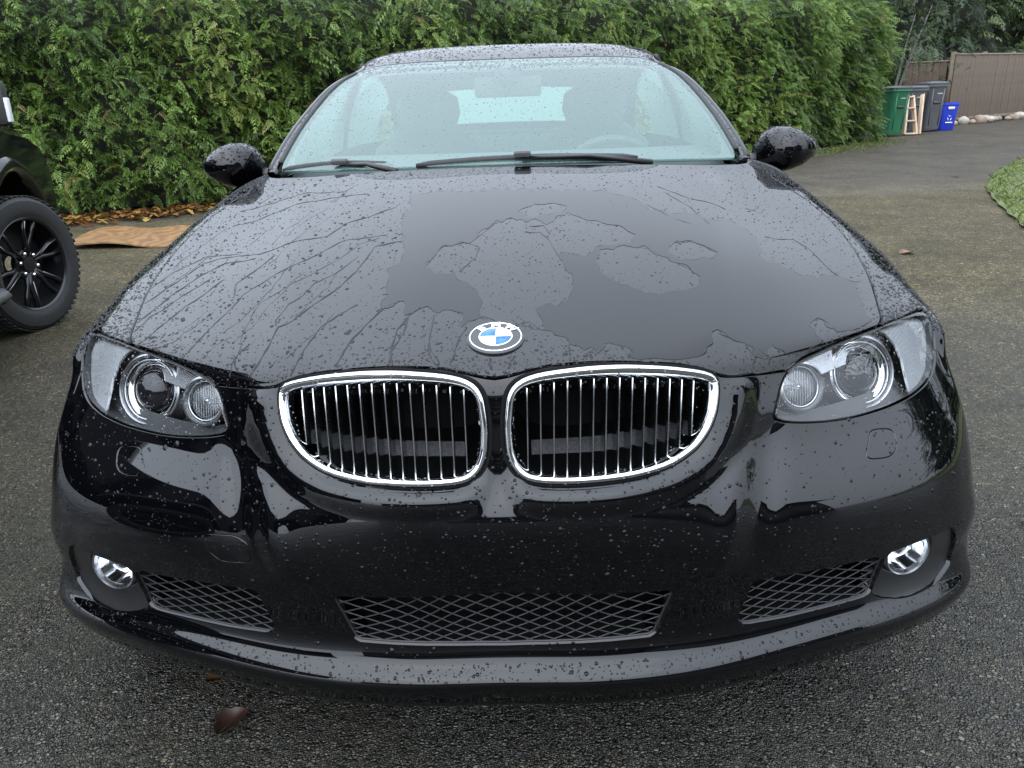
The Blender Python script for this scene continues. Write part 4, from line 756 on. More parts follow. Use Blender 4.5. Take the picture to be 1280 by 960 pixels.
# ---- flanks behind the front fenders
YS = [1.35, 1.7, 2.2, 2.7, 3.1, 3.5, 3.9, 4.3, 4.5, 4.58]
def section(y):
    k = np.interp(y, YS, [0, .4, .8, 1, 1, 1, .9, .7, .5, .4]); w = np.interp(y, YS, [0, -.004, -.01, -.008, .0, .012, .005, -.03, -.08, -.16])
    tx = np.interp(y, YS, [.703, .735, .765, .775, .775, .765, .74, .70, .66, .60]); tzz = np.interp(y, YS, [.968, .962, .965, .978, .99, 1.0, 1.01, 1.01, 1.0, .97])
    P = [(.875, .20), (.907, .29), (.913, .42), (.913, .56), (.911, .67), (.905, .755), (.888, .825), (.862, .875), (.828, .915), (.775, .948)]
    return [(x + w * (1 - i / 14), y, z + (tzz - .968) * i / 10) for i, (x, z) in enumerate(P)] + [(tx, y, tzz)]
FL = Net(np.array([section(y) for y in YS]).transpose(1, 0, 2), mirror=False)
door_l = [(0.02, .7), (4.18, .7), (4.18, 10), (0.02, 10)]; arch2 = []
def fl_uv(y, z): return float(np.interp(y, YS, range(len(YS)))), z
WR = 3.55
def fl_solve(y, z):
    u = float(np.interp(y, YS, range(len(YS)))); v = 4.
    for _ in range(30):
        p = FL.base(np.array(u), np.array(v)); a = (FL.base(np.array(u + .01), np.array(v)) - p) / .01; b_ = (FL.base(np.array(u), np.array(v + .01)) - p) / .01
        s_ = np.linalg.lstsq(np.array([[a[1], b_[1]], [a[2], b_[2]]]), np.array([y - p[1], z - p[2]]), rcond=None)[0]; u = float(np.clip(u + np.clip(s_[0], -.4, .4), 0, 9)); v = float(np.clip(v + np.clip(s_[1], -.6, .6), 0, 10))
    return u, v
ra = np.array([fl_solve(WR - .36 * math.cos(t), .315 + .36 * math.sin(t)) for t in np.linspace(R(-16), R(196), 30)])
quarter = dedupe(np.vstack([[(3.22, .3)], ra, [(8.9, .4), (8.99, 5), (8.99, 10), (6, 10), (3.22, 10)]]))
door = np.array([(.02, .75), (3.18, .75), (3.18, 10), (1.5, 10), (.02, 10)]); sill = np.array([(.02, .02), (3.18, .02), (3.18, .7), (.02, .7)])
class FlankMirror:
    """right or left flank from one net"""
    def __init__(s, sg): s.sg = sg
    def ev(s, u, v): r = FL.base(np.asarray(u) * 1., v).copy(); r[..., 0] *= s.sg; return r
    base = ev
    def nrm(s, u, v): n = -FL.nrm0(u, v) if FL.nrm0(np.array(2.), np.array(4.))[0] < 0 else FL.nrm0(u, v); n = n.copy(); n[..., 0] *= s.sg; return n
    nrm0 = nrm
for s in (1, -1):
    fm = FlankMirror(s)
    dr, _ = panel('door', door, [], fm, .16, PAINT, car); panel('rear_quarter', quarter, [], fm, .2, PAINT, car); panel('sill', sill, [], fm, .16, PAINT, car, gap=0)
    p = FL.base(np.array(2.55), np.array(6.0)); MB().tube([p * [s, 1, 1] + np.array([s * x, y, 0]) for x, y in ((0, -.11), (.03, -.08), (.035, 0), (.03, .08), (0, .11))], .012, 8).build('door_handle', PAINT, dr, smooth=True)
    # side glass between roof rail and waist
    vv = np.linspace(.6, 9.3, 40); top = TOP.base(np.full(40, 6.), vv); yy = np.linspace(1.5, 3.62, 40); bot = np.array([(np.interp(y, YS, [.703, .735, .765, .775, .775, .765, .74, .70, .66, .60]) - .008, y, np.interp(y, YS, [.968, .962, .965, .978, .99, 1.0, 1.01, 1.01, 1.0, .97])) for y in yy])
    G = np.array([bot * (1 - t) + top * t + np.array([.018 * math.sin(t * math.pi), 0, 0]) for t in np.linspace(0, 1, 9)]) * [s, 1, 1]
    MB().grid(G[:, :22]).build('side_window', GLASS, car, smooth=True); MB().grid(G[:, 22:36]).build('side_window', GLASS, car, smooth=True)
    MB().tube(G[0], .008, 6).build('waist_trim', RUBBER, car, smooth=True); MB().tube(TOP.base(np.full(60, 6.), np.linspace(.08, 9.3, 60)) * [s, 1, 1] - [s * .004, 0, .004], .010, 6).build('roof_trim', PAINT, car, smooth=True); MB().tube(G[:, 21], .014, 6).build('window_post', RUBBER, car, smooth=True)
    # triangle between fender top, pillar foot and waist
    a = TOP.base(np.array(6.), np.array(.05)) * [s, 1, 1]; b_ = TOP.base(np.array(6.), np.array(.65)) * [s, 1, 1]
    MB().add([a, b_, bot[0] * [s, 1, 1], np.array([s * .72, 1.36, .955])], [(0, 1, 2, 3)]).build('pillar_foot', PAINT, car)
# boot lid, tail and floor
tx = [.70, .72, .70, .66, .60]
G = [[(k * x / 6, y, z - .02 * (k / 6) ** 2) for k in range(-6, 7)] for x, y, z in ((.70, 3.70, 1.08), (.745, 3.95, 1.05), (.71, 4.25, 1.045), (.67, 4.48, 1.04), (.60, 4.57, .99))]
MB().grid(np.array(G)).build('boot_lid', PAINT, car, smooth=True)
G = [[(s_ * k, y, z) for s_, k in ((-1, w), (-1, w * .6), (-1, 0), (1, w * .6), (1, w))] for w, y, z in ((.60, 4.575, .99), (.72, 4.60, .85), (.76, 4.61, .6), (.76, 4.58, .35), (.74, 4.5, .22))]
MB().grid(np.array(G)).build('rear_bumper', PAINT, car, smooth=True)
MB().box((0, 2.45, .24), (1.5, 3.9, .06)).box((0, 1.0, .5), (1.3, .1, .5)).box((0, 4.2, .6), (1.4, .5, .6)).build('underbody', DARK, car)
tp = [(x, np.interp(abs(x), X0, P0) + .13, .178) for x in np.linspace(-.72, .72, 25)]; MB().grid(np.array([tp, [(x, 1.2, .19) for x, _, _ in tp]])).build('undertray', DARK, car)  # unseen floor panel added to keep light off the ground below the bumper
MB().grid(np.array([[(x, y, z) for x in np.linspace(-.66, .66, 14)] for y, z in ((1.12, .966), (1.165, .968), (1.20, .955))]) + np.array([[[0, .16 * (x / .66) ** 2 * 1.0, -.012 * (x / .66) ** 2] for x in np.linspace(-.66, .66, 14)]] * 3)).build('cowl_panel', PLASTIC, car, smooth=True)
# ---- interior
SEATM = noisy('seat_leather', (.05, .05, .05), .5, .2, 14.); DASH = noisy('dash_plastic', (.05, .052, .052), .7, .15, 40.)
G = [[(x, y + .10 * (x / .64) ** 2, z) for x in np.linspace(-.64, .64, 18)] for y, z in ((1.22, .935), (1.35, .985), (1.55, 1.0), (1.66, .98), (1.70, .90), (1.70, .60))]
MB().grid(np.array(G)).build('dashboard', DASH, car, smooth=True)
def cushion(secs, name, parent, m=SEATM):
    """secs: list of (centre, half width, half thickness, up vector angle) loops"""
    G = []
    for c, w, t, pit in secs:
        M = np.array([[1, 0, 0], [0, math.cos(pit), -math.sin(pit)], [0, math.sin(pit), math.cos(pit)]]); L = []
        for k in range(20):
            a = 2 * math.pi * k / 20; x = w * np.sign(math.cos(a)) * abs(math.cos(a)) ** .45; y = t * np.sign(math.sin(a)) * abs(math.sin(a)) ** .6; L.append(np.array(c) + M @ np.array([x, y, 0]))
        G.append(L)
    b = MB().grid(np.array(G), True); b.add(G[0], [tuple(range(20))[::-1]]); b.add(G[-1], [tuple(range(20))]); return b.build(name, m, parent, smooth=True)
for s in (1, -1):
    st = link('front_seat', None, car); cx = s * .36
    cushion([((cx, 1.95, .50), .25, .22, R(90)), ((cx, 2.2, .52), .27, .10, R(90)), ((cx, 2.42, .50), .26, .10, R(90))], 'seat_base', st)
    cushion([((cx, 2.34, .52), .25, .07, -R(18)), ((cx, 2.42, .75), .27, .09, -R(18)), ((cx, 2.50, .98), .23, .07, -R(18)), ((cx, 2.535, 1.06), .14, .05, -R(18))], 'seat_back', st)
    cushion([((cx, 2.53, 1.065), .115, .045, -R(12)), ((cx, 2.55, 1.13), .14, .055, -R(12)), ((cx, 2.565, 1.19), .13, .05, -R(12)), ((cx, 2.575, 1.215), .09, .03, -R(12))], 'head_restraint', st)
    b = MB(); b.tube([(cx - .05, 2.53, 1.02), (cx - .05, 2.545, 1.1)], .006); b.tube([(cx + .05, 2.53, 1.02), (cx + .05, 2.545, 1.1)], .006); b.build('post', CHROME, st)
cushion([((0, 3.22, .55), .60, .08, -R(20)), ((0, 3.36, .85), .60, .09, -R(20)), ((0, 3.42, 1.0), .56, .06, -R(20))], 'rear_seat', car)
MB().box((0, 3.60, 1.03), (1.2, .36, .02)).build('parcel_shelf', DASH, car)
wc = np.array([.36, 1.93, .855]); WM = frame((0, .9, .45)); b = MB().tube([wc + WM @ np.array([.185 * math.cos(t), .185 * math.sin(t), 0]) for t in np.linspace(0, 2 * math.pi, 33)], .015, 8); b.box(wc, (.14, .11, .05), WM, .015); b.box(wc, (.34, .03, .015), WM); b.build('steering_wheel', DASH, car, angle=R(40))
mr = MB(); mr.box((0, 1.905, 1.205), (.235, .028, .068), np.eye(3), .012); mr.tube([(0, 1.885, 1.235), (0, 1.88, 1.27)], .012); mr.build('interior_mirror', DASH, car, angle=R(40))
pp = TOP.base(np.array([0.]), np.array([3.55]))[0]; MB().box(pp + np.array([0, .012, -.026]), (.085, .05, .05), frame(TOP.nrm0(np.array(0.), np.array(3.55))), .012).build('sensor_housing', DASH, car, angle=R(40))
# ---- wipers
def wiper(p, q, c, hub):
    w = tag(link('wiper', None, car)); n = np.array([0, -.42, .9]); P = np.array([np.array(p) + (np.array(q) - p) * t + np.array([0, .022 * math.sin(t * math.pi) * 0, .010 * math.sin(t * math.pi)]) for t in np.linspace(0, 1, 16)])
    MB().tube(P, [.004] + [.0075] * 14 + [.004], 8, flat=1.4).build('blade', RUBBER, w, smooth=True)
    a = np.array(c); MB().tube([a, a * .5 + np.array(hub) * .5 + np.array([0, -.012, .012]), np.array(hub)], [.007, .009, .013], 8, flat=.7).build('arm', PLASTIC, w, smooth=True)
    MB().box(a + np.array([0, -.010, .010]), (.046, .022, .018), np.eye(3), .006).build('connector', noisy('wet_plastic', (.06, .06, .062), .15, .2, 60.), w, angle=R(40))
wiper((-.655, 1.335, .975), (-.315, 1.222, .986), (-.468, 1.262, .989), (-.30, 1.185, .972))
wiper((-.245, 1.188, .985), (.36, 1.20, .988), (.046, 1.178, .999), (.40, 1.205, .974))
# ---- door mirrors
for s in (1, -1):
    mm = tag(link('door_mirror', None, car)); G = []
    for k, (x, y0, zc, hy, hz) in enumerate([(.762, 1.505, .968, .030, .024), (.780, 1.485, .980, .060, .052), (.808, 1.468, .986, .082, .066), (.845, 1.466, .987, .088, .066), (.885, 1.478, .986, .084, .055), (.920, 1.497, .986, .070, .038), (.948, 1.52, .986, .046, .019), (.966, 1.54, .986, .018, .006)]):
        L = []
        for j in range(28):
            a = 2 * math.pi * j / 28; cy_, sz = math.cos(a), math.sin(a); yy = -abs(cy_) ** .8 * hy if cy_ < 0 else abs(cy_) ** .35 * hy * .75
            zz = hz * np.sign(sz) * abs(sz) ** (.85 if sz > 0 else 1.1) * (1.0 if sz > 0 else .98); L.append((s * x, y0 + yy, zc + zz))
        G.append(L if s > 0 else L[::-1])
    b = MB().grid(np.array(G), True); b.add(G[-1], [tuple(range(28))[::-1]]); b.add(G[0], [tuple(range(28))]); b.build('shell', PAINT, mm, smooth=True)
    MB().tube([(s * .70, 1.52, .945), (s * .74, 1.51, .952), (s * .79, 1.495, .965)], [.03, .026, .03], 10, flat=.7).build('foot', PLASTIC, mm, smooth=True)
    MB().add([(s * (.868 + .075 * math.cos(t)), 1.538, .994 + .048 * math.sin(t)) for t in np.linspace(0, 6.283, 25)[:-1]], [tuple(range(24))]).build('mirror_glass', CHROME, mm)
    MB().tube([(s * x, y, z) for x, y, z in ((.80, 1.413, .975), (.86, 1.41, .966), (.92, 1.436, .965), (.95, 1.485, .974))], .0022, 6).build('seam', RUBBER, mm, smooth=True)
# ---- wheels
TYRE = noisy('tyre_rubber', (.016, .016, .016), .7, .25, 60., .3); ALLOY = mat('alloy', (.45, .46, .47), .25, 1.)
def wheel(c, s, steer=0.):
    w = link('wheel', None, car); w.location = c; M = frame((s, 0, 0), (0, 1, 0))
    MB().lathe([(.215, -.105), (.25, -.112), (.30, -.108), (.318, -.09), (.322, -.05), (.322, .05), (.318, .09), (.30, .108), (.25, .112), (.215, .105)], 64, M).build('tyre', TYRE, w, angle=R(35))
    r = MB().lathe([(.222, .10), (.214, .104), (.205, .09), (.20, .02), (.20, -.09)], 48, M).build('rim', ALLOY, w, angle=R(35)); b = MB()
    for k in range(10): a = 2 * math.pi * k / 10; b.tube([M @ np.array([.035 * math.cos(a), .035 * math.sin(a), .07]), M @ np.array([.12 * math.cos(a), .12 * math.sin(a), .085]), M @ np.array([.205 * math.cos(a), .205 * math.sin(a), .085])], [.013, .011, .012], 6)
    b.lathe([(.05, .05), (.05, .085), (.03, .092), (.0001, .092)], 20, M); b.build('spokes', ALLOY, r, angle=R(40))
    MB().lathe([(.15, .0), (.15, .02), (.06, .02)], 32, M).build('brake_disc', SATIN, w)
for s in (1, -1):
    wheel((s * .775, .79, .322), s); wheel((s * .785, 3.55, .322), s)
    for yy, rr, ww in ((.79, .37, .74), (3.55, .375, .78)): MB().lathe([(rr, -.26), (rr, .09)], 30, frame((s, 0, 0), (0, 1, 0)), (s * .80, yy, .33), -.35, math.pi + .35).build('wheel_liner', DARK, car, smooth=True)

# ---- rain on the car: smooth film patches, runs and beads
def beads(P, N, r, name, m, flat=.42, stretch=None, sdir=None):
    """low domes: 7-gon base, 7-gon shoulder, apex"""
    n = len(P); a = np.arange(7) * 2 * math.pi / 7; ref = np.where(np.abs(N[:, 2:3]) < .95, np.array([[0, 0, 1.]]), np.array([[0, 1., 0]])) if sdir is None else sdir
    X = np.cross(ref, N); X /= np.maximum(1e-9, np.linalg.norm(X, axis=1, keepdims=True)); Y = np.cross(N, X); st = np.ones(n) if stretch is None else stretch
    jit = rng.uniform(.82, 1.18, (n, 7)); ca, sa = np.cos(a) * jit, np.sin(a) * jit
    base = P[:, None] + r[:, None, None] * (ca[..., None] * X[:, None] + (sa * st[:, None])[..., None] * Y[:, None]) - N[:, None] * .0003
    mid = P[:, None] + r[:, None, None] * (.66 * ca[..., None] * X[:, None] + .66 * (sa * st[:, None])[..., None] * Y[:, None] + flat * .78 * N[:, None]); top = (P + N * (r * flat)[:, None])[:, None]
    V = np.concatenate([base, mid, top], 1).reshape(-1, 3); T_ = []
    for k in range(7): j = (k + 1) % 7; T_ += [(k, j, 7 + j), (k, 7 + j, 7 + k), (7 + k, 7 + j, 14)]
    F = (np.array(T_)[None] + (np.arange(n) * 15)[:, None, None]).reshape(-1, 3); return tag(mk(name, V, F, m, car), kind='stuff')
def on_net(net, n, box, keep, rm, rs, name, m, parent=None, **k):
    u = rng.uniform(box[0], box[1], n); v = rng.uniform(box[2], box[3], n); q = np.stack([u, v], 1); q = q[keep(q)]
    P = net.ev(q[:, 0], q[:, 1]); N = net.nrm(q[:, 0], q[:, 1]); r = np.clip(rng.lognormal(math.log(rm), rs, len(q)), rm * .35, rm * 3.2); return beads(P, N, r, name, m, **k)
def on_mesh(o, n, rm, rs, name, m, cond=None, ref='f'):
    me = o.data; me.calc_loop_triangles(); t = np.array([x.vertices[:] for x in me.loop_triangles]); V = np.array([v.co[:] for v in me.vertices]); A, B, C = V[t[:, 0]], V[t[:, 1]], V[t[:, 2]]; c = np.cross(B - A, C - A); ar = np.linalg.norm(c, axis=1); k = rng.choice(len(t), n, p=ar / ar.sum())
    w = rng.uniform(0, 1, (n, 2)); w = np.where(w.sum(1, keepdims=True) > 1, 1 - w, w); P = A[k] + w[:, :1] * (B - A)[k] + w[:, 1:] * (C - A)[k]; N = c[k] / np.maximum(1e-12, ar[k])[:, None]
    N = N * np.where(((P - P.mean(0)) * N).sum(1) < 0, -1, 1)[:, None] if ref == 'c' else N * np.where((N @ np.array([0, -.7, .7])) < 0, -1, 1)[:, None]
    if cond is not None: ok = cond(P, N); P, N = P[ok], N[ok]
    return beads(P, N, np.clip(rng.lognormal(math.log(rm), rs, len(P)), rm * .4, rm * 3), name, m)
def jag(c, amp, step=.07):
    """break a smooth outline into a water-edge wobble"""
    c = densify(c, step); t = np.arange(len(c)); return c + np.stack([sum(np.sin(t * f + p) for f, p in zip(rng.uniform(.2, 1.4, 5), rng.uniform(0, 6, 5))), sum(np.sin(t * f + p) for f, p in zip(rng.uniform(.2, 1.4, 5), rng.uniform(0, 6, 5)))], 1) * amp
film = jag(T['w_film'], .024); pats = [jag(T[k], .020) for k in ('w_bead_a', 'w_bead_b', 'w_bead_t', 'w_bead_c')]
hood_in = hood_poly.mean(0) + (hood_poly - hood_poly.mean(0)) * .992
def in_film(q):
    r = inside(film, q)
    for p in pats: r &= ~inside(p, q)
    return r
def film_mesh():
    U, V_ = np.meshgrid(np.arange(film[:, 0].min(), film[:, 0].max(), .05), np.arange(film[:, 1].min(), film[:, 1].max(), .05)); loops = [film] + pats; L = np.vstack(loops); E = []; o = 0
    for l in loops: n = len(l); E += [(o + i, o + (i + 1) % n) for i in range(n)]; o += n
    g = np.stack([U.ravel()[::3], V_.ravel()[::3]], 1); g = g[inside(film, g)]; v, e, f, *_ = delaunay_2d_cdt([Vector(p) for p in np.vstack([L, g])], E, [], 0, 1e-6)
    v = np.array([tuple(p) for p in v]); f = np.array([t for t in f if len(t) == 3]); c = v[f].mean(1); f = f[in_film(c) & inside(hood_in, c)]; used = np.unique(f); mp = -np.ones(len(v), int); mp[used] = range(len(used)); v = v[used]; f = mp[f]
    a = v[f]; ar = (a[:, 1, 0] - a[:, 0, 0]) * (a[:, 2, 1] - a[:, 0, 1]) - (a[:, 1, 1] - a[:, 0, 1]) * (a[:, 2, 0] - a[:, 0, 0]); f[ar < 0] = f[ar < 0][:, ::-1]
    n = BODY.nrm(v[:, 0], v[:, 1]); return mk('water_film', BODY.ev(v[:, 0], v[:, 1]) + n * .0006, f, FILM, hood, N=n)
film_mesh()
def run(c, w, b, wob=.012):
    c = densify(np.array(c), .05, False); c = c + np.cumsum(rng.normal(0, .5, c.shape), 0) * 0 + np.stack([np.convolve(rng.normal(0, 1, len(c) + 6), np.ones(7) / 7, 'valid')] * 1 + [np.convolve(rng.normal(0, 1, len(c) + 6), np.ones(7) / 7, 'valid')], 1) * wob * 2.2
    c = c[inside(hood_in, c)]
    if len(c) < 4: return
    P = BODY.ev(c[:, 0], c[:, 1]); N = BODY.nrm(c[:, 0], c[:, 1]); t = np.gradient(P, axis=0); t /= np.maximum(1e-9, np.linalg.norm(t, axis=1, keepdims=True)); o = np.cross(N, t); ww = (w * rng.uniform(.6, 1.4) * (1 + .35 * np.sin(np.arange(len(c)) * .7 + rng.uniform(0, 6))))[:, None]
    ww[0] *= .3; ww[-1] *= .5; b.grid(np.array([P - o * ww - N * .0002, P - o * ww * .55 + N * ww * .42, P + N * ww * .55, P + o * ww * .55 + N * ww * .42, P + o * ww - N * .0002]))
b = MB()
for c in TR['riv']: run(c, .0016, b)
for l in [film] + pats:
    k = len(l); segs = [l[i:i + 26] for i in range(0, k - 4, 22)]
    for sg in segs:
        if rng.uniform() < .72: run(sg, .0011, b, .004)
for k in range(26):                                              # fine side trickles on the beaded left half
    u0, v0 = rng.uniform(-7.2, -2.4), rng.uniform(14.2, 18.5); L = rng.uniform(.3, 1.4); run([(u0 - .5 * t * L, v0 - t * L) for t in np.linspace(0, 1, 6)], .0007, b, .035)
tag(b.build('water_runs', DROP, hood, smooth=True), kind='stuff')
hoodbox = (-7.9, 7.9, 12.9, 18.9)
keep_hood = lambda q: inside(hood_in, q) & ~in_film(q) & ((q[:, 0] / .36) ** 2 + ((q[:, 1] - bv) / .55) ** 2 > 1)
on_net(BODY, 15000, hoodbox, keep_hood, .00088, .55, 'water_drops', DROP, stretch=None)
on_net(BODY, 1500, (-7.9, -2.2, 13.6, 18.9), keep_hood, .0018, .45, 'water_drops', DROP)
on_net(BODY, 900, hoodbox, lambda q: inside(hood_in, q) & in_film(q), .0008, .3, 'water_drops', DROP)
on_net(BODY, 700, (-2.2, 3.0, 13.3, 14.9), keep_hood, .0016, .4, 'water_drops', DROP)
for s in (1, -1):
    fp = fender_half if s > 0 else mirror(fender_half)
    on_net(BODY, 7500, (6, 11, 12.6, 18.9) if s > 0 else (-11, -6, 12.6, 18.9), lambda q, fp=fp: inside(fp, q), .0016, .42, 'water_drops', DROP)
    on_net(BODY, 520, (4.1, 7.5, 11.2, 13.5) if s > 0 else (-7.5, -4.1, 11.2, 13.5), lambda q, s=s: inside(hl if s > 0 else mirror(hl), q), .0010, .4, 'water_drops', mat('lens_drop', (.12, .12, .13), .0, ior=1.33))
holes_b = [kid_hole, mirror(kid_hole), fog_in, mirror(fog_in), sm_in, mirror(sm_in), cmesh]
def keep_b(q):
    r = inside(bumper_poly, q)
    for h_ in holes_b: r &= ~inside(h_, q)
    return r
on_net(BODY, 2600, (-7.5, 7.5, 8, 13), keep_b, .0012, .5, 'water_drops', DROP)
on_net(BODY, 900, (-7.5, 7.5, 5, 13), keep_b, .0018, .45, 'water_drops', DROP)
on_net(BODY, 1000, (-7.4, 7.4, 3.2, 4.4), keep_b, .0012, .5, 'water_drops', DROP)
GD = mat('glass_drop', (.10, .12, .12), .0, ior=1.33)
on_net(TOP, 4200, (-5.2, 5.2, .1, 3.9), lambda q: inside(ws, q), .0012, .5, 'water_drops', GD)
on_net(TOP, 900, (-5.0, 5.0, 3.2, 3.9), lambda q: inside(ws, q), .0026, .4, 'water_drops', GD)
on_net(TOP, 2600, (-5.9, 5.9, 4.05, 5.6), lambda q: inside(roof_poly, q), .0019, .4, 'water_drops', DROP)
for o in list(car.children):
    if o.name.startswith('door_mirror'): on_mesh([c for c in o.children if c.name.startswith('shell')][0], 1500, .0021, .4, 'water_drops', DROP, lambda P, N: (N[:, 2] > .1) | (rng.uniform(0, 1, len(P)) < .06), 'c')
    if o.name.startswith('windscreen_pillar'): on_mesh(o, 500, .002, .4, 'water_drops', DROP, lambda P, N: N[:, 2] > .2)
    if o.name.startswith('kidney_grille'): on_mesh([c for c in o.children if c.name.startswith('chrome_frame')][0], 420, .0012, .4, 'water_drops', mat('chrome_drop', (.25, .26, .27), .0, ior=1.33))
# wet glass streaks through the rear window are left to its haze

# ------------------------------------------------------------------ black pickup, parked nose to the hedge with its front wheel turned
TP = mat('truck_black_paint', (.006, .006, .007), .05); TRIMT = noisy('truck_trim', (.025, .024, .023), .5, .2, 20.)
truck = thing('pickup_truck', 'black pickup truck with black alloy wheel, parked at the left edge by the hedge', 'truck', (-2.92, 3.42, 0), R(105 - 90))
AR, AZ = .475, .43
def side_poly(n=26):
    P = [(-.62, .40), (-AR - .02, .40)] + [(AR * math.cos(t), AZ + AR * math.sin(t)) for t in np.linspace(math.pi, .12, n)] + [(AR + .02, .50), (.66, .52), (.72, .62), (.735, .80), (.70, .93), (.60, 1.02), (.40, 1.08), (0, 1.115), (-.62, 1.14)]
    return P
def slab(poly, x0, x1, name, m, parent, bev=.02, curve=0.):
    """polygon in (y, z) extruded from x0 (outer) to x1 with a rounded outer edge and slight barrel shape"""
    n = len(poly); c = np.mean(poly, 0); rings = []
    for dx, k in ((0, 1 - .6 * bev), (.3 * bev, 1 - .15 * bev), (bev, 1.), (abs(x0 - x1), 1.)): rings.append([(x0 - dx, *(c + (np.array(q) - c) * k)) for q in poly])
    b = MB().grid(np.array(rings), True); b.add(rings[0], [tuple(range(n))[::-1]]); b.add(rings[-1], [tuple(range(n))]); return b.build(name, m, parent, angle=R(40))
fd = slab(side_poly(), .085, -.12, 'fender', TP, truck)
arc = [(0, AR * math.cos(t), AZ + AR * math.sin(t)) for t in np.linspace(math.pi + .02, -.02, 30)]
G = [[(x, p[1] * k, AZ + (p[2] - AZ) * k) for p in arc] for x, k in ((.08, 1.17), (.105, 1.13), (.115, 1.06), (.11, 1.0), (.06, .98))]; MB().grid(np.array(G)).build('arch_flare', TP, truck, smooth=True)
MB().grid(np.array([[(x, p[1] * .99, AZ + (p[2] - AZ) * .99) for p in arc] for x in (.06, -.5)])).build('wheel_liner', DARK, truck, smooth=True)
dp = [(-1.85, .44), (-.635, .44), (-.635, 1.135), (-1.0, 1.14), (-1.85, 1.15)]; dr = slab(dp, .085, -.05, 'door', TP, truck)
MB().box((.11, -1.68, 1.0), (.03, .2, .035), None, .01).build('handle', TP, dr)
MB().box((.075, -1.25, .41), (.12, 1.26, .10), None, .02).build('rocker_panel', TRIMT, truck); MB().box((.10, -.60, .38), (.06, .05, .22), None, .012).build('mud_guard', TRIMT, truck)
MB().tube([(.17, -2.6, .34), (.17, -.75, .34), (.12, -.66, .34)], .045, 8, flat=.6).build('running_board', noisy('step_grey', (.06, .06, .06), .5, .2, 30.), truck, smooth=True)
MB().box((-.95, .05, 1.08), (1.86, 1.36, .10), None, .05).box((-.95, .05, .80), (1.7, 1.2, .5)).build('hood', TP, truck, angle=R(40))
MB().box((-.95, .70, .78), (1.7, .10, .40), None, .03).build('radiator_grille', TRIMT, truck); MB().box((-.95, .74, .50), (1.8, .12, .18), None, .04).build('front_bumper', mat('truck_bumper', (.05, .05, .05), .3), truck)
G = [[(.07 - k, -.95 + y, z) for k, y, z in ((0, -.05, 1.14), (.04, -.40, 1.36), (.13, -.75, 1.60), (.2, -1.1, 1.66), (.2, -2.4, 1.66), (.1, -2.6, 1.2))]]; pil = [(.06, -.70, 1.14), (.0, -1.05, 1.38), (-.10, -1.38, 1.60)]
MB().tube(pil, .035, 8).build('windscreen_pillar', TP, truck, smooth=True); MB().box((-.93, -2.1, 1.66), (1.5, 1.5, .08), None, .03).build('roof', TP, truck, angle=R(40))
MB().add([(.06, -.75, 1.15), (.06, -1.85, 1.16), (-.10, -1.80, 1.62), (-.10, -1.42, 1.60)], [(0, 1, 2, 3)]).build('side_window', mat('truck_glass', (.012, .014, .016), .03), truck)
MB().add([(.04, -.70, 1.15), (-1.92, -.70, 1.15), (-1.76, -1.38, 1.61), (-.12, -1.38, 1.61)], [(0, 1, 2, 3)]).build('windscreen', mat('truck_glass'), truck)
MB().box((-.98, -2.3, .85), (1.80, .8, .66)).box((-1.25, -4.0, .82), (1.40, 2.5, .62), None, .04).build('cargo_bed', TP, truck, angle=R(40)); MB().box((-.95, -2, .5), (1.5, 4.5, .2)).build('chassis', DARK, truck)
# mirror
mi = tag(link('side_mirror', None, truck), 'black mirror with grey glass and a white turn-signal strip'); mc = np.array([.33, -.82, 1.235])
MB().box(mc, (.17, .085, .20), None, .035).build('shell', TRIMT, mi, angle=R(40)); MB().box(mc + [-.015, -.045, 0], (.11, .012, .155), None, .005).build('mirror_glass', mat('mirror_grey', (.55, .60, .62), .05, 1.), mi); MB().box(mc + [.083, -.012, -.03], (.014, .045, .105), None, .004).build('turn_signal', mat('signal_white', (.75, .76, .76), .2), mi); MB().box(mc + [-.22, .02, -.07], (.34, .05, .05), None, .015).build('arm', TRIMT, mi)
# wheel, steered towards the camera
tw = link('wheel', None, truck); tw.location = (0, 0, .385); tw.rotation_euler = (0, 0, R(82 - 105)); M = frame((1, 0, 0), (0, 1, 0)); TT = noisy('truck_tyre', (.018, .018, .018), .62, .25, 50., .25)
MB().lathe([(.262, -.12), (.30, -.135), (.35, -.132), (.375, -.118), (.384, -.09), (.385, 0), (.384, .09), (.375, .118), (.362, .126), (.358, .131), (.335, .134), (.30, .135), (.285, .131), (.262, .12)], 72, M).build('tyre', TT, tw, angle=R(30))
b = MB()
for k in range(60):
    a = 2 * math.pi * k / 60
    for xx in (-.095, -.03, .03, .095): b.box(M @ np.array([.3855 * math.cos(a), .3855 * math.sin(a), xx]), (.024, .050, .005), np.stack([M @ np.array([-math.sin(a), math.cos(a), 0]), M @ np.array([0, 0, 1.]), M @ np.array([math.cos(a), math.sin(a), 0])], 1))
b.build('tread', TT, tw)
RIMB = mat('black_alloy', (.008, .008, .009), .22); rim = MB().lathe([(.27, .118), (.262, .124), (.252, .116), (.245, .08), (.235, .0), (.235, -.1)], 56, M).build('rim', RIMB, tw, angle=R(35))
MB().lathe([(.235, -.02), (.05, -.02)], 32, M).build('brake_disc', mat('disc_dark', (.03, .03, .03), .5, .6), tw)
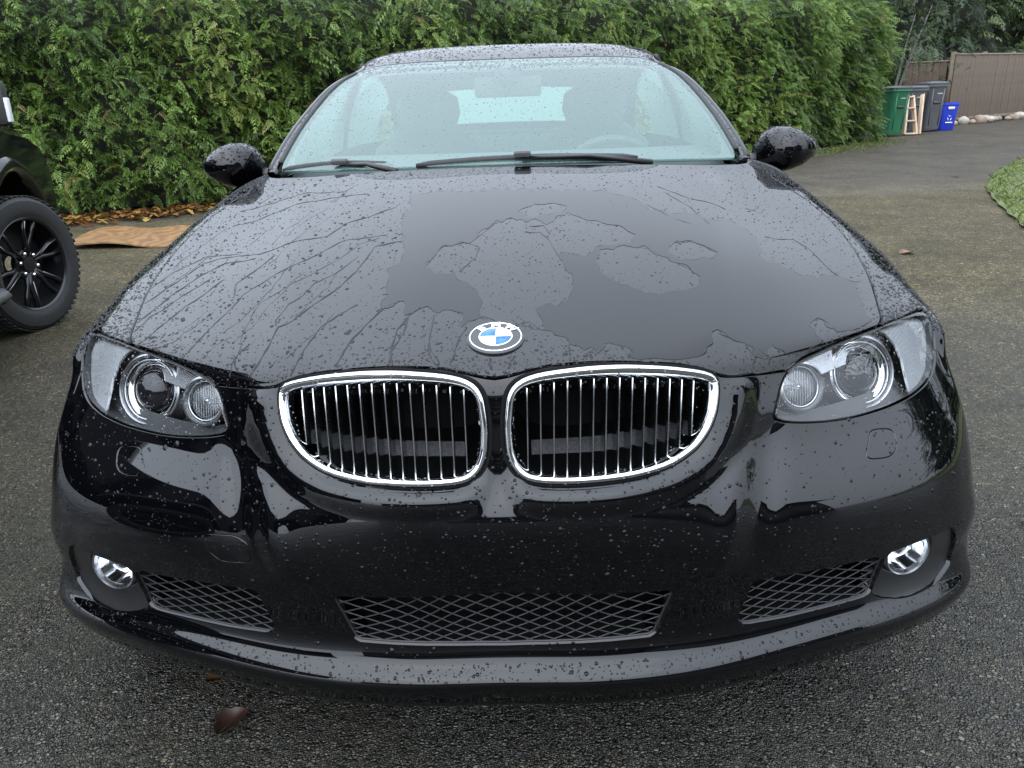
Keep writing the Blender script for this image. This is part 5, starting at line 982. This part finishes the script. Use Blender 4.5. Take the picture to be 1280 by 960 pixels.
for k in range(6):
    a0 = 2 * math.pi * k / 6 + .3; b = MB()
    for sg in (1, -1):
        P = [M @ np.array([r * math.cos(a0 + sg * t), r * math.sin(a0 + sg * t), h]) for r, t, h in ((.05, .10, .075), (.13, .10, .085), (.19, .17, .09), (.25, .15, .10))]; b.tube(P, [.017, .014, .013, .014], 4, flat=1.3)
    b.build('spoke', RIMB, rim); b = MB()
    P = [M @ np.array([r * math.cos(a0 + t), r * math.sin(a0 + t), h]) for r, t, h in ((.10, .13, .102), (.19, .19, .108), (.245, .17, .118))]; b.tube(P, .0035, 5); b.build('machined_edge', mat('machined', (.22, .22, .22), .3, 1.), rim)
    MB().lathe([(.0001, .018), (.009, .016), (.012, .0), (.012, -.02)], 8, M, M @ np.array([.065 * math.cos(a0 + .5), .065 * math.sin(a0 + .5), .088])).build('lug_nut', CHROME, rim, smooth=True)
MB().lathe([(.085, .05), (.085, .08), (.045, .088), (.045, .098), (.0001, .10)], 24, M).build('hub', RIMB, rim, angle=R(35))
# rear door, rear wheel and the bed's wheel arch
rd = slab([(-2.68, .44), (-1.87, .44), (-1.87, 1.15), (-2.68, 1.15)], .085, -.05, 'door', TP, truck); MB().box((.11, -2.52, 1.0), (.03, .2, .035), None, .01).build('handle', TP, rd)
MB().add([(.06, -1.92, 1.16), (.06, -2.62, 1.16), (-.10, -2.62, 1.62), (-.10, -1.86, 1.62)], [(0, 1, 2, 3)]).build('side_window', mat('truck_glass'), truck)
MB().tube([(.055, -1.88, 1.15), (-.11, -1.83, 1.63)], .03, 8).build('door_post', TP, truck, smooth=True); MB().tube([(.055, -2.66, 1.15), (-.11, -2.66, 1.63)], .04, 8).build('cab_corner', TP, truck, smooth=True)
RY = -3.85; bp_ = [(-2.74, .46), (RY + AR + .02, .46)][::1] + [(RY + AR * math.cos(t), AZ + AR * math.sin(t)) for t in np.linspace(.08, math.pi - .08, 24)] + [(RY - AR - .02, .46), (-5.25, .50), (-5.25, 1.14), (-2.74, 1.14)]
slab(bp_[::-1], .085, -.04, 'bed_side', TP, truck); G = [[(x, RY + p_[1] * k, AZ + (p_[2] - AZ) * k) for p_ in arc] for x, k in ((.08, 1.15), (.105, 1.1), (.11, 1.0), (.05, .98))]; MB().grid(np.array(G)).build('arch_flare', TP, truck, smooth=True)
MB().grid(np.array([[(x, RY + p_[1] * .99, AZ + (p_[2] - AZ) * .99) for p_ in arc] for x in (.06, -.45)])).build('wheel_liner', DARK, truck, smooth=True)
for wx, wy, wr in ((0, RY, 0.), (-1.88, 0, math.pi - R(23)), (-1.88, RY, math.pi)): w2 = copy_tree(tw, truck); w2.location = (wx, wy, .385); w2.rotation_euler = (0, 0, wr)

# ------------------------------------------------------------------ house behind the photographer, mirrored in the bumper
SIDING = noisy('grey_siding', (.11, .11, .105), .7, .15, 3.); ROOFM = noisy('roof_shingle', (.06, .058, .055), .85, .3, 14.)
hs = thing('house', 'low grey house with a wide garage door facing the car, seen mirrored in the bumper', 'house', (0, -15, 0))
MB().box((0, -3, 1.35), (17, 6, 2.7)).build('wall', SIDING, hs)
MB().add([(-9, .55, 2.62), (9, .55, 2.62), (9, -6.6, 2.62), (-9, -6.6, 2.62), (-7, -3, 4.3), (7, -3, 4.3)], [(0, 1, 5, 4), (2, 3, 4, 5), (1, 2, 5), (3, 0, 4), (3, 2, 1, 0)]).build('roof', ROOFM, hs)
MB().box((9.2, 5.2, 1.5), (5, 10.4, 3.0)).build('added_wing_wall', SIDING, hs); MB().add([(6.3, 10.9, 2.95), (12.1, 10.9, 2.95), (12.1, -.5, 2.95), (6.3, -.5, 2.95), (9.2, 8.4, 4.3), (9.2, 1, 4.3)], [(0, 1, 4), (1, 2, 5, 4), (2, 3, 5), (3, 0, 4, 5), (3, 2, 1, 0)]).build('added_wing_roof', ROOFM, hs)  # unseen wing added to darken the right-hand reflections in the bumper
dr = MB().box((-1.5, .03, 1.08), (4.8, .06, 2.15)).build('garage_door', noisy('door_paint', (.16, .155, .15), .6, .1, 4.), hs); b = MB()
for k in range(4): MB().box((-1.5, .07, .28 + k * .53), (4.7, .03, .48), None).build('door_panel', MATS['door_paint'], dr)
for x in (3.4, 6.4): w = MB().box((x, .03, 1.5), (1.5, .05, 1.1)).build('window', mat('window_glass', (.02, .022, .025), .05), hs); MB().box((x, .065, 2.09), (1.66, .05, .08)).box((x, .065, .91), (1.66, .05, .08)).build('window_trim', mat('white_trim', (.7, .7, .68), .5), w)
# ------------------------------------------------------------------ fence
FENCE = noisy('tan_fence_paint', (.10, .073, .05), .75, .14, 5., .35, bscale=30.); FENCE2 = noisy('brown_fence_wood', (.075, .05, .034), .8, .3, 6., .4, bscale=30.)
def fence(A, B, h, bw, m, label, rail=True):
    A, B = np.array(A, float), np.array(B, float); L = np.linalg.norm(B - A); a = math.atan2(*(B - A)[::-1]); t = thing('fence', label, 'fence', (A[0], A[1], float(tz(*A))), a); n = int(L / bw); me = None
    for k in range(n):
        x = (k + .5) * bw; g = float(tz(*(A + (B - A) * x / L)) - tz(*A)); z0 = .16 + g; o = MB().box((0, 0, 0), (bw - .008, .022, h), None, .003).build('board', m, t) if me is None else link('board', me, t)
        me = me or o.data; o.location = (x, rng.uniform(-.004, .004), z0 + h / 2); o.rotation_euler = (0, 0, rng.normal(0, .004))
    for k in range(0, n + 1, 8):
        x = k * bw; g = float(tz(*(A + (B - A) * x / L)) - tz(*A)); MB().box((x, .07, g + (h + .2) / 2), (.1, .1, h + .3)).build('post', m, t)
    gg = lambda x: float(tz(*(A + (B - A) * x / L)) - tz(*A))
    for zz, yy, th in ((.17 + h, 0., .05), (.12, -.004, .12)):
        b = MB(); b.tube([(x, yy, gg(x) + zz) for x in np.linspace(0, L, 12)], th * .62, 4, flat=1.2 if th < .1 else 1.); b.build('rail', m, t)
    return t
fence((12.35, 22.75), (20.5, 28.4), 1.72, .215, FENCE, 'tan painted fence of upright boards above a row of pale stones')
fence((11.55, 23.95), (12.3, 22.95), 1.55, .2, FENCE2, 'short old brown board fence set back beside the tan fence end')
STONE = [noisy('stone_%s' % n, c, .8, .25, 9., .4) for n, c in (('pale', (.36, .32, .27)), ('grey', (.20, .19, .175)), ('tan', (.26, .20, .15)))]
ORD = 'one two three four five six seven eight nine ten eleven twelve thirteen fourteen fifteen sixteen seventeen'.split()
for k in range(17):
    x = 12.45 + k * .36 + rng.uniform(-.06, .06); y = 22.62 + (x - 12.35) * .692 - .18 + rng.uniform(-.05, .05); r = rng.uniform(.09, .17); bm = bmesh.new(); bmesh.ops.create_icosphere(bm, subdivisions=2, radius=1.)
    ph = rng.uniform(0, 6, 3); si = int(rng.integers(0, 3))
    for v in bm.verts: f = 1 + .16 * math.sin(v.co.x * 3 + ph[0]) + .14 * math.sin(v.co.y * 4 + ph[1]) + .1 * math.sin(v.co.z * 5 + ph[2]); v.co = Vector((v.co.x * f * r * 1.25, v.co.y * f * r, v.co.z * f * r * .8))
    me = bpy.data.meshes.new('stone'); bm.to_mesh(me); bm.free(); me.materials.append(STONE[si]); me.shade_smooth(); o = link('stone', me); o.location = (x, y, float(tz(x, y)) + r * .55); o.rotation_euler = (0, 0, rng.uniform(0, 6))
    tag(o, ['pale', 'grey', 'tan'][si] + ' rounded stone, number %s from the dustbins in the row under the tan fence' % ORD[k], 'stone', 'stones along the foot of the fence')
# ------------------------------------------------------------------ dustbins
def shape_box(w0, d0, w1, d1, h, n=5, rr=.18):
    """tapered, round-cornered tub outline rings"""
    def ring(w, d, z):
        L = []
        for cx, cy, a0 in ((1, 1, 0), (-1, 1, 90), (-1, -1, 180), (1, -1, 270)):
            r = rr * min(w, d)
            for k in range(n): a = R(a0 + 90 * k / (n - 1)); L.append((cx * (w / 2 - r) + r * math.cos(a), cy * (d / 2 - r) + r * math.sin(a), z))
        return L
    return ring
def cart(x, y, rz, h, col, lidcol, label, k=1.):
    t = thing('wheeled_bin', label, 'bin', (x, y, float(tz(x, y))), rz); m = noisy('bin_' + label.split()[0] + label.split()[1], col, .42, .12, 5.); lm = noisy('lid_' + label.split()[0] + label.split()[1], lidcol, .35, .15, 6.)
    ring = shape_box(0, 0, 0, 0, 0); G = [ring(.46 * k, .50 * k, .04), ring(.48 * k, .54 * k, .10), ring(.58 * k, .66 * k, h - .06), ring(.59 * k, .67 * k, h - .05), ring(.64 * k, .72 * k, h - .05), ring(.64 * k, .72 * k, h - .0)]
    b = MB().grid(np.array(G), True); b.add(G[0], [tuple(range(20))[::-1]]); b.build('tub', m, t, angle=R(35))
    G = [ring(.66 * k, .74 * k, h), ring(.66 * k, .74 * k, h + .03), ring(.60 * k, .66 * k, h + .065), ring(.3 * k, .34 * k, h + .085)]; b = MB().grid(np.array(G), True); b.add(G[0], [tuple(range(20))[::-1]]); b.add(G[-1], [tuple(range(20))]); b.build('lid', lm, t, angle=R(35))
    MB().tube([(-.22 * k, .34 * k, h - .02), (-.22 * k, .42 * k, h + .02), (.22 * k, .42 * k, h + .02), (.22 * k, .34 * k, h - .02)], .014, 8).build('handle', lm, t, smooth=True)
    for s in (1, -1): MB().lathe([(.03, -.03), (.10, -.028), (.12, -.015), (.12, .015), (.10, .028), (.03, .03)], 20, frame((1, 0, 0)), (s * .25 * k, .27 * k, .12)).build('wheel', RUBBER, t, angle=R(35))
    MB().box((0, -.30 * k - .012, h * .62), (.20, .03, .05)).build('grab_bar', lm, t)
    MB().box((.05, -.318 * k, h * .82), (.16, .006, .05)).build('sticker', mat('white_print', (.72, .73, .72), .5), t)
    MB().box((0, -.29 * k, h * .54), (.13, .008, .022)).build('sticker', mat('white_print'), t)
    b = MB()
    for sx in (-.14, .14): b.tube([(sx * k, -.27 * k, .15), (sx * 1.2 * k, -.325 * k, h - .1)], .018, 6)
    b.build('tub_rib', m, t, smooth=True)
    return t
cart(9.05, 19.15, R(24), 1.08, (.022, .13, .062), (.012, .020, .016), 'dark-lidded green wheeled bin half hidden by the hedge end', 1.05)
cart(9.95, 20.05, R(8), 1.06, (.085, .09, .095), (.03, .031, .033), 'grey wheeled bin mostly hidden behind the green bin and timber frame', .95)
cart(10.62, 20.45, R(14), 1.14, (.085, .088, .095), (.035, .036, .038), 'large slate grey wheeled bin beside the blue recycling box', .98)
bx = thing('recycling_box', 'bright blue plastic recycling box with white arrows symbol, next to the fence', 'box', (11.2, 20.72, float(tz(11.2, 20.7))), R(16))
BL = noisy('blue_plastic', (.012, .035, .42), .4, .12, 6.); ring = shape_box(0, 0, 0, 0, 0); G = [ring(.44, .34, .0), ring(.46, .36, .02), ring(.56, .44, .62), ring(.61, .49, .63), ring(.61, .49, .69), ring(.56, .44, .69), ring(.46, .36, .04)]
b = MB().grid(np.array(G), True); b.add(G[0], [tuple(range(20))[::-1]]); b.add(G[-1], [tuple(range(20))]); b.build('tub', BL, bx, angle=R(35))
b = MB()
for k in range(3):
    a = R(90 + 120 * k); c = np.array([0, -.202 - .01, .30]); P = [(c[0] + .055 * math.cos(a + t), c[1] + (.30 - c[2]) * .1, c[2] + .055 * math.sin(a + t)) for t in np.linspace(-.75, .55, 6)]; b.tube(P, .010, 5)
b.build('arrows_symbol', mat('white_print'), bx); MB().box((0, -.236, .55), (.2, .008, .06)).build('sticker', mat('white_print'), bx); MB().box((0, -.207, .19), (.22, .008, .03)).build('sticker', mat('white_print'), bx)
# pale timber step frame
tf = thing('timber_steps', 'pale bare-wood step frame leaning between the green and grey bins', 'steps', (9.72, 19.22, float(tz(9.86, 19.2))), R(12)); PINE = noisy('pale_pine', (.56, .42, .30), .65, .14, 4., .2, bscale=40.)
def plank(p, q, w, d, name, upv=(0, 1, 0)):
    p, q = np.array(p, float), np.array(q, float); n = q - p; L = np.linalg.norm(n); M = frame(n, upv); return MB().box((p + q) / 2, (d, w, L), M, .004).build(name, PINE, tf)
plank((-.24, 0, .02), (-.10, .22, .92), .05, .11, 'stile'); plank((.10, 0, .02), (.04, .22, .92), .05, .11, 'stile'); plank((.17, -.02, .02), (.27, .16, .95), .045, .10, 'rear_leg')
for k, zz in enumerate((.04, .34, .64, .90)): f = zz / .95; plank((-.24 + .14 * f, .23 * f, zz), (.10 - .06 * f, .23 * f, zz), .16, .035, 'tread', (0, 0, 1))
# bare mottled shrub behind the bins
sh = thing('shrub', 'thin grey-barked shrub with sparse leaves rising behind the dustbins', 'shrub', (10.0, 21.2, float(tz(10, 21.2)))); GB = noisy('mottled_bark', (.085, .08, .07), .9, .8, 30.)
for dx, dy, hh, ln in ((0, 0, 2.9, .25), (-.15, .1, 2.6, -.35), (.12, .15, 3.1, .5), (-.3, .2, 2.2, -.7)): MB().tube([(dx, dy, -.05), (dx + ln * .2, dy, hh * .35), (dx + ln * .9, dy + .1, hh * .7), (dx + ln * 1.4, dy, hh)], [.045, .04, .025, .008], 8).build('stem', GB, sh, smooth=True)
n = 420; q = rng.normal(0, 1, (n, 3)) * [.75, .5, .65] + [.2, .1, 2.35]; V, F, rr = scatter(q, rng.normal(0, 1, (n, 3)) + [0, 0, -.3], rng.uniform(.12, .28, n), rng.uniform(0, .9, n), rng.normal(0, 1, n)); tag(mk('crown', V, F, CONIFER, sh, smooth=False, att=rr), kind='stuff')
# ------------------------------------------------------------------ sheet of plywood, leaf litter, verge, lawn
PLY = noisy('wet_plywood', (.46, .27, .11), .5, .22, 3.); _t = NT(PLY); _w = _t.tex('Wave', 2.2, Distortion=18., Detail=5.); _c = _t.ramp(_w.outputs[0], [(0, (.145, .072, .026)), (.55, (.185, .098, .037)), (1, (.22, .125, .05))]); _t.l(_c, _t.b.inputs['Base Color'])
C4 = np.array([(-4.62, 7.52), (-3.02, 7.36), (-2.72, 6.40), (-4.42, 6.46)]); U, V_ = np.meshgrid(np.linspace(0, 1, 22), np.linspace(0, 1, 12))
pl = (C4[0] * ((1 - U) * (1 - V_))[..., None] + C4[1] * (U * (1 - V_))[..., None] + C4[2] * (U * V_)[..., None] + C4[3] * ((1 - U) * V_)[..., None]); zt = .05 + .022 * np.sin(U * 7 + 1) * V_ + .012 * np.sin(U * 13 + V_ * 4) + .02 * (1 - V_) + tz(pl[..., 0], pl[..., 1])
b = MB().grid(np.concatenate([pl, zt[..., None]], -1)); b.grid(np.concatenate([pl, (zt - .014)[..., None]], -1)); e = lambda A: np.concatenate([A[0], A[1:, -1], A[-1, ::-1][1:], A[::-1, 0][1:]]); a1 = e(np.concatenate([pl, zt[..., None]], -1)); b.grid(np.array([a1, a1 - [0, 0, .014]])); tag(b.build('plywood_sheet', PLY, None, angle=R(40)), 'warped wet plywood sheet lying on the drive by the hedge', 'plywood')
def leaf_shape(seed, n=7):
    r = np.random.default_rng(seed); L = []
    for k in range(n): t = k / (n - 1); L.append((t, (.12 + .30 * math.sin(t * math.pi) * (1.25 if k % 2 else .65)) * (1 if 0 < k < n - 1 else .15)))
    P = [(x, y) for x, y in L] + [(x, -y * r.uniform(.8, 1.1)) for x, y in L[::-1]]; return np.array([(x - .5, y, .10 * math.sin(3 * x) + .35 * y * y) for x, y in P])
LITTER = leaf_mat('leaf_litter', [(0, (.05, .022, .010)), (.3, (.13, .052, .018)), (.6, (.24, .11, .030)), (.85, (.36, .20, .055)), (1, (.30, .25, .07))], .4, .1)
lv = leaf_shape(1); n = 2600; s_ = rng.uniform(0, 9.4, n) ** 1.0; p, d, o = hedge_at(s_); off = rng.normal(.30, .26, n) + .1; P = p + o * off[:, None]; ang = rng.uniform(0, 6.28, n); sz = rng.uniform(.05, .12, n); til = rng.normal(0, .35, n)
X = np.stack([P[:, 0][:, None] + sz[:, None] * (lv[:, 0] * np.cos(ang)[:, None] - lv[:, 1] * np.sin(ang)[:, None]), P[:, 1][:, None] + sz[:, None] * (lv[:, 0] * np.sin(ang)[:, None] + lv[:, 1] * np.cos(ang)[:, None]), (tz(P[:, 0], P[:, 1]) + .012 + rng.uniform(0, .05, n))[:, None] + sz[:, None] * (lv[:, 2] + lv[:, 0] * til[:, None])], -1)
lo = mk('leaf_litter', X.reshape(-1, 3), np.arange(n * len(lv)).reshape(n, -1), LITTER, None, smooth=False, att=np.repeat(rng.uniform(0, 1, n), len(lv))); tag(lo, 'drift of fallen brown and orange leaves along the hedge foot', 'leaves', kind='stuff')
GRASS = leaf_mat('grass_blade', [(0, (.045, .075, .012)), (.5, (.10, .15, .028)), (.85, (.17, .21, .045)), (1, (.25, .20, .07))], .5, .3); TURF = noisy('turf_soil', (.07, .085, .025), .9, .4, 6., .5)
def blades(P, h, name, label, parent=None):
    n = len(P); a = rng.uniform(0, 6.28, n); hh = rng.uniform(.5, 1.2, n) * h; ln = rng.normal(0, .6, (n, 2)) * hh[:, None]; w = .006 + .05 * hh; z = tz(P[:, 0], P[:, 1]); dx, dy = np.cos(a) * w / 2, np.sin(a) * w / 2
    V = np.stack([np.stack([P[:, 0] - dx, P[:, 1] - dy, z], 1), np.stack([P[:, 0] + dx, P[:, 1] + dy, z], 1), np.stack([P[:, 0] + ln[:, 0] * .4, P[:, 1] + ln[:, 1] * .4, z + hh * .7], 1), np.stack([P[:, 0] + ln[:, 0], P[:, 1] + ln[:, 1], z + hh], 1)], 1)
    o = mk(name, V.reshape(-1, 3), np.arange(n * 4).reshape(n, 4)[:, [0, 1, 3, 2]], GRASS, parent, smooth=False, att=np.repeat(rng.uniform(0, 1, n), 4)); return tag(o, label, None if parent else 'grass', kind='stuff')
s_ = rng.uniform(3, HS[-1], 9000); p, d, o = hedge_at(s_); blades(p + o * (np.abs(rng.normal(0, .35, 9000)) * np.clip((s_ - 2) / 12, .25, 1.1))[:, None], .05, 'grass_verge', 'thin strip of mossy grass at the foot of the hedge')
LB = np.array([(4.3, 5.5), (4.72, 6.5), (5.35, 7.9), (6.0, 9.3), (7.1, 11.0), (8.7, 12.9), (11, 14.2), (16, 16), (40, 18), (40, -4), (12, -3), (4.6, 3.6)])
q = densify(LB, .3); q = q + rng.normal(0, .012, q.shape); n = len(q); o = mk('lawn', np.concatenate([q, (tz(q[:, 0], q[:, 1]) + .004 + .02)[:, None]], 1), [tuple(range(n))], TURF, None, smooth=False); tag(o, 'grassy lawn edge at the right side of the drive', 'lawn', kind='structure')
P = np.stack([rng.uniform(4, 12, 90000), rng.uniform(4.5, 15, 90000)], 1); P = P[inside(LB, P)]; P = P[polydist(LB[:9], P) < 3.2][:26000]; blades(P, .07, 'grass', 'short mossy green grass of the lawn at the right edge')
# single fallen leaves
BROWN = [noisy('dead_leaf_%d' % k, c, .5, .3, 30.) for k, c in enumerate(((.032, .015, .009), (.14, .07, .025), (.05, .03, .018)))]
for k, (x, y, sz, lab, ang) in enumerate([(-.545, .205, .075, 'dead brown oak leaf on the dark pebbles under the left bumper corner', 1.1), (3.02, 5.06, .13, 'curled brown leaf lying on the drive right of the car', .4), (3.3, 9.4, .12, 'dark leaf far up the drive beyond the right mirror', 2.), (6.3, 10.6, .12, 'dark leaf on the tarmac near the lawn edge', 1.), (-.62, .33, .05, 'small dead leaf scrap beside the brown oak leaf', .3), (1.42, .9, .06, 'small leaf scrap on wet pebbles right of the bumper', 2.4)]):
    L = leaf_shape(k + 5, 9) * sz; c, s = math.cos(ang), math.sin(ang); W = [(l[0] * c - l[1] * s, l[0] * s + l[1] * c, l[2] + .008) for l in L]; n = len(W); W2 = [(a, b_, z - .001) for a, b_, z in W]; ob = mk('fallen_leaf', W + W2, [tuple(range(n)), tuple(range(n, 2 * n))[::-1]] + [(i, (i + 1) % n, n + (i + 1) % n, n + i) for i in range(n)], BROWN[k % 3], None, smooth=False); ob.location = (x, y, float(tz(x, y))); tag(ob, lab, 'leaf')
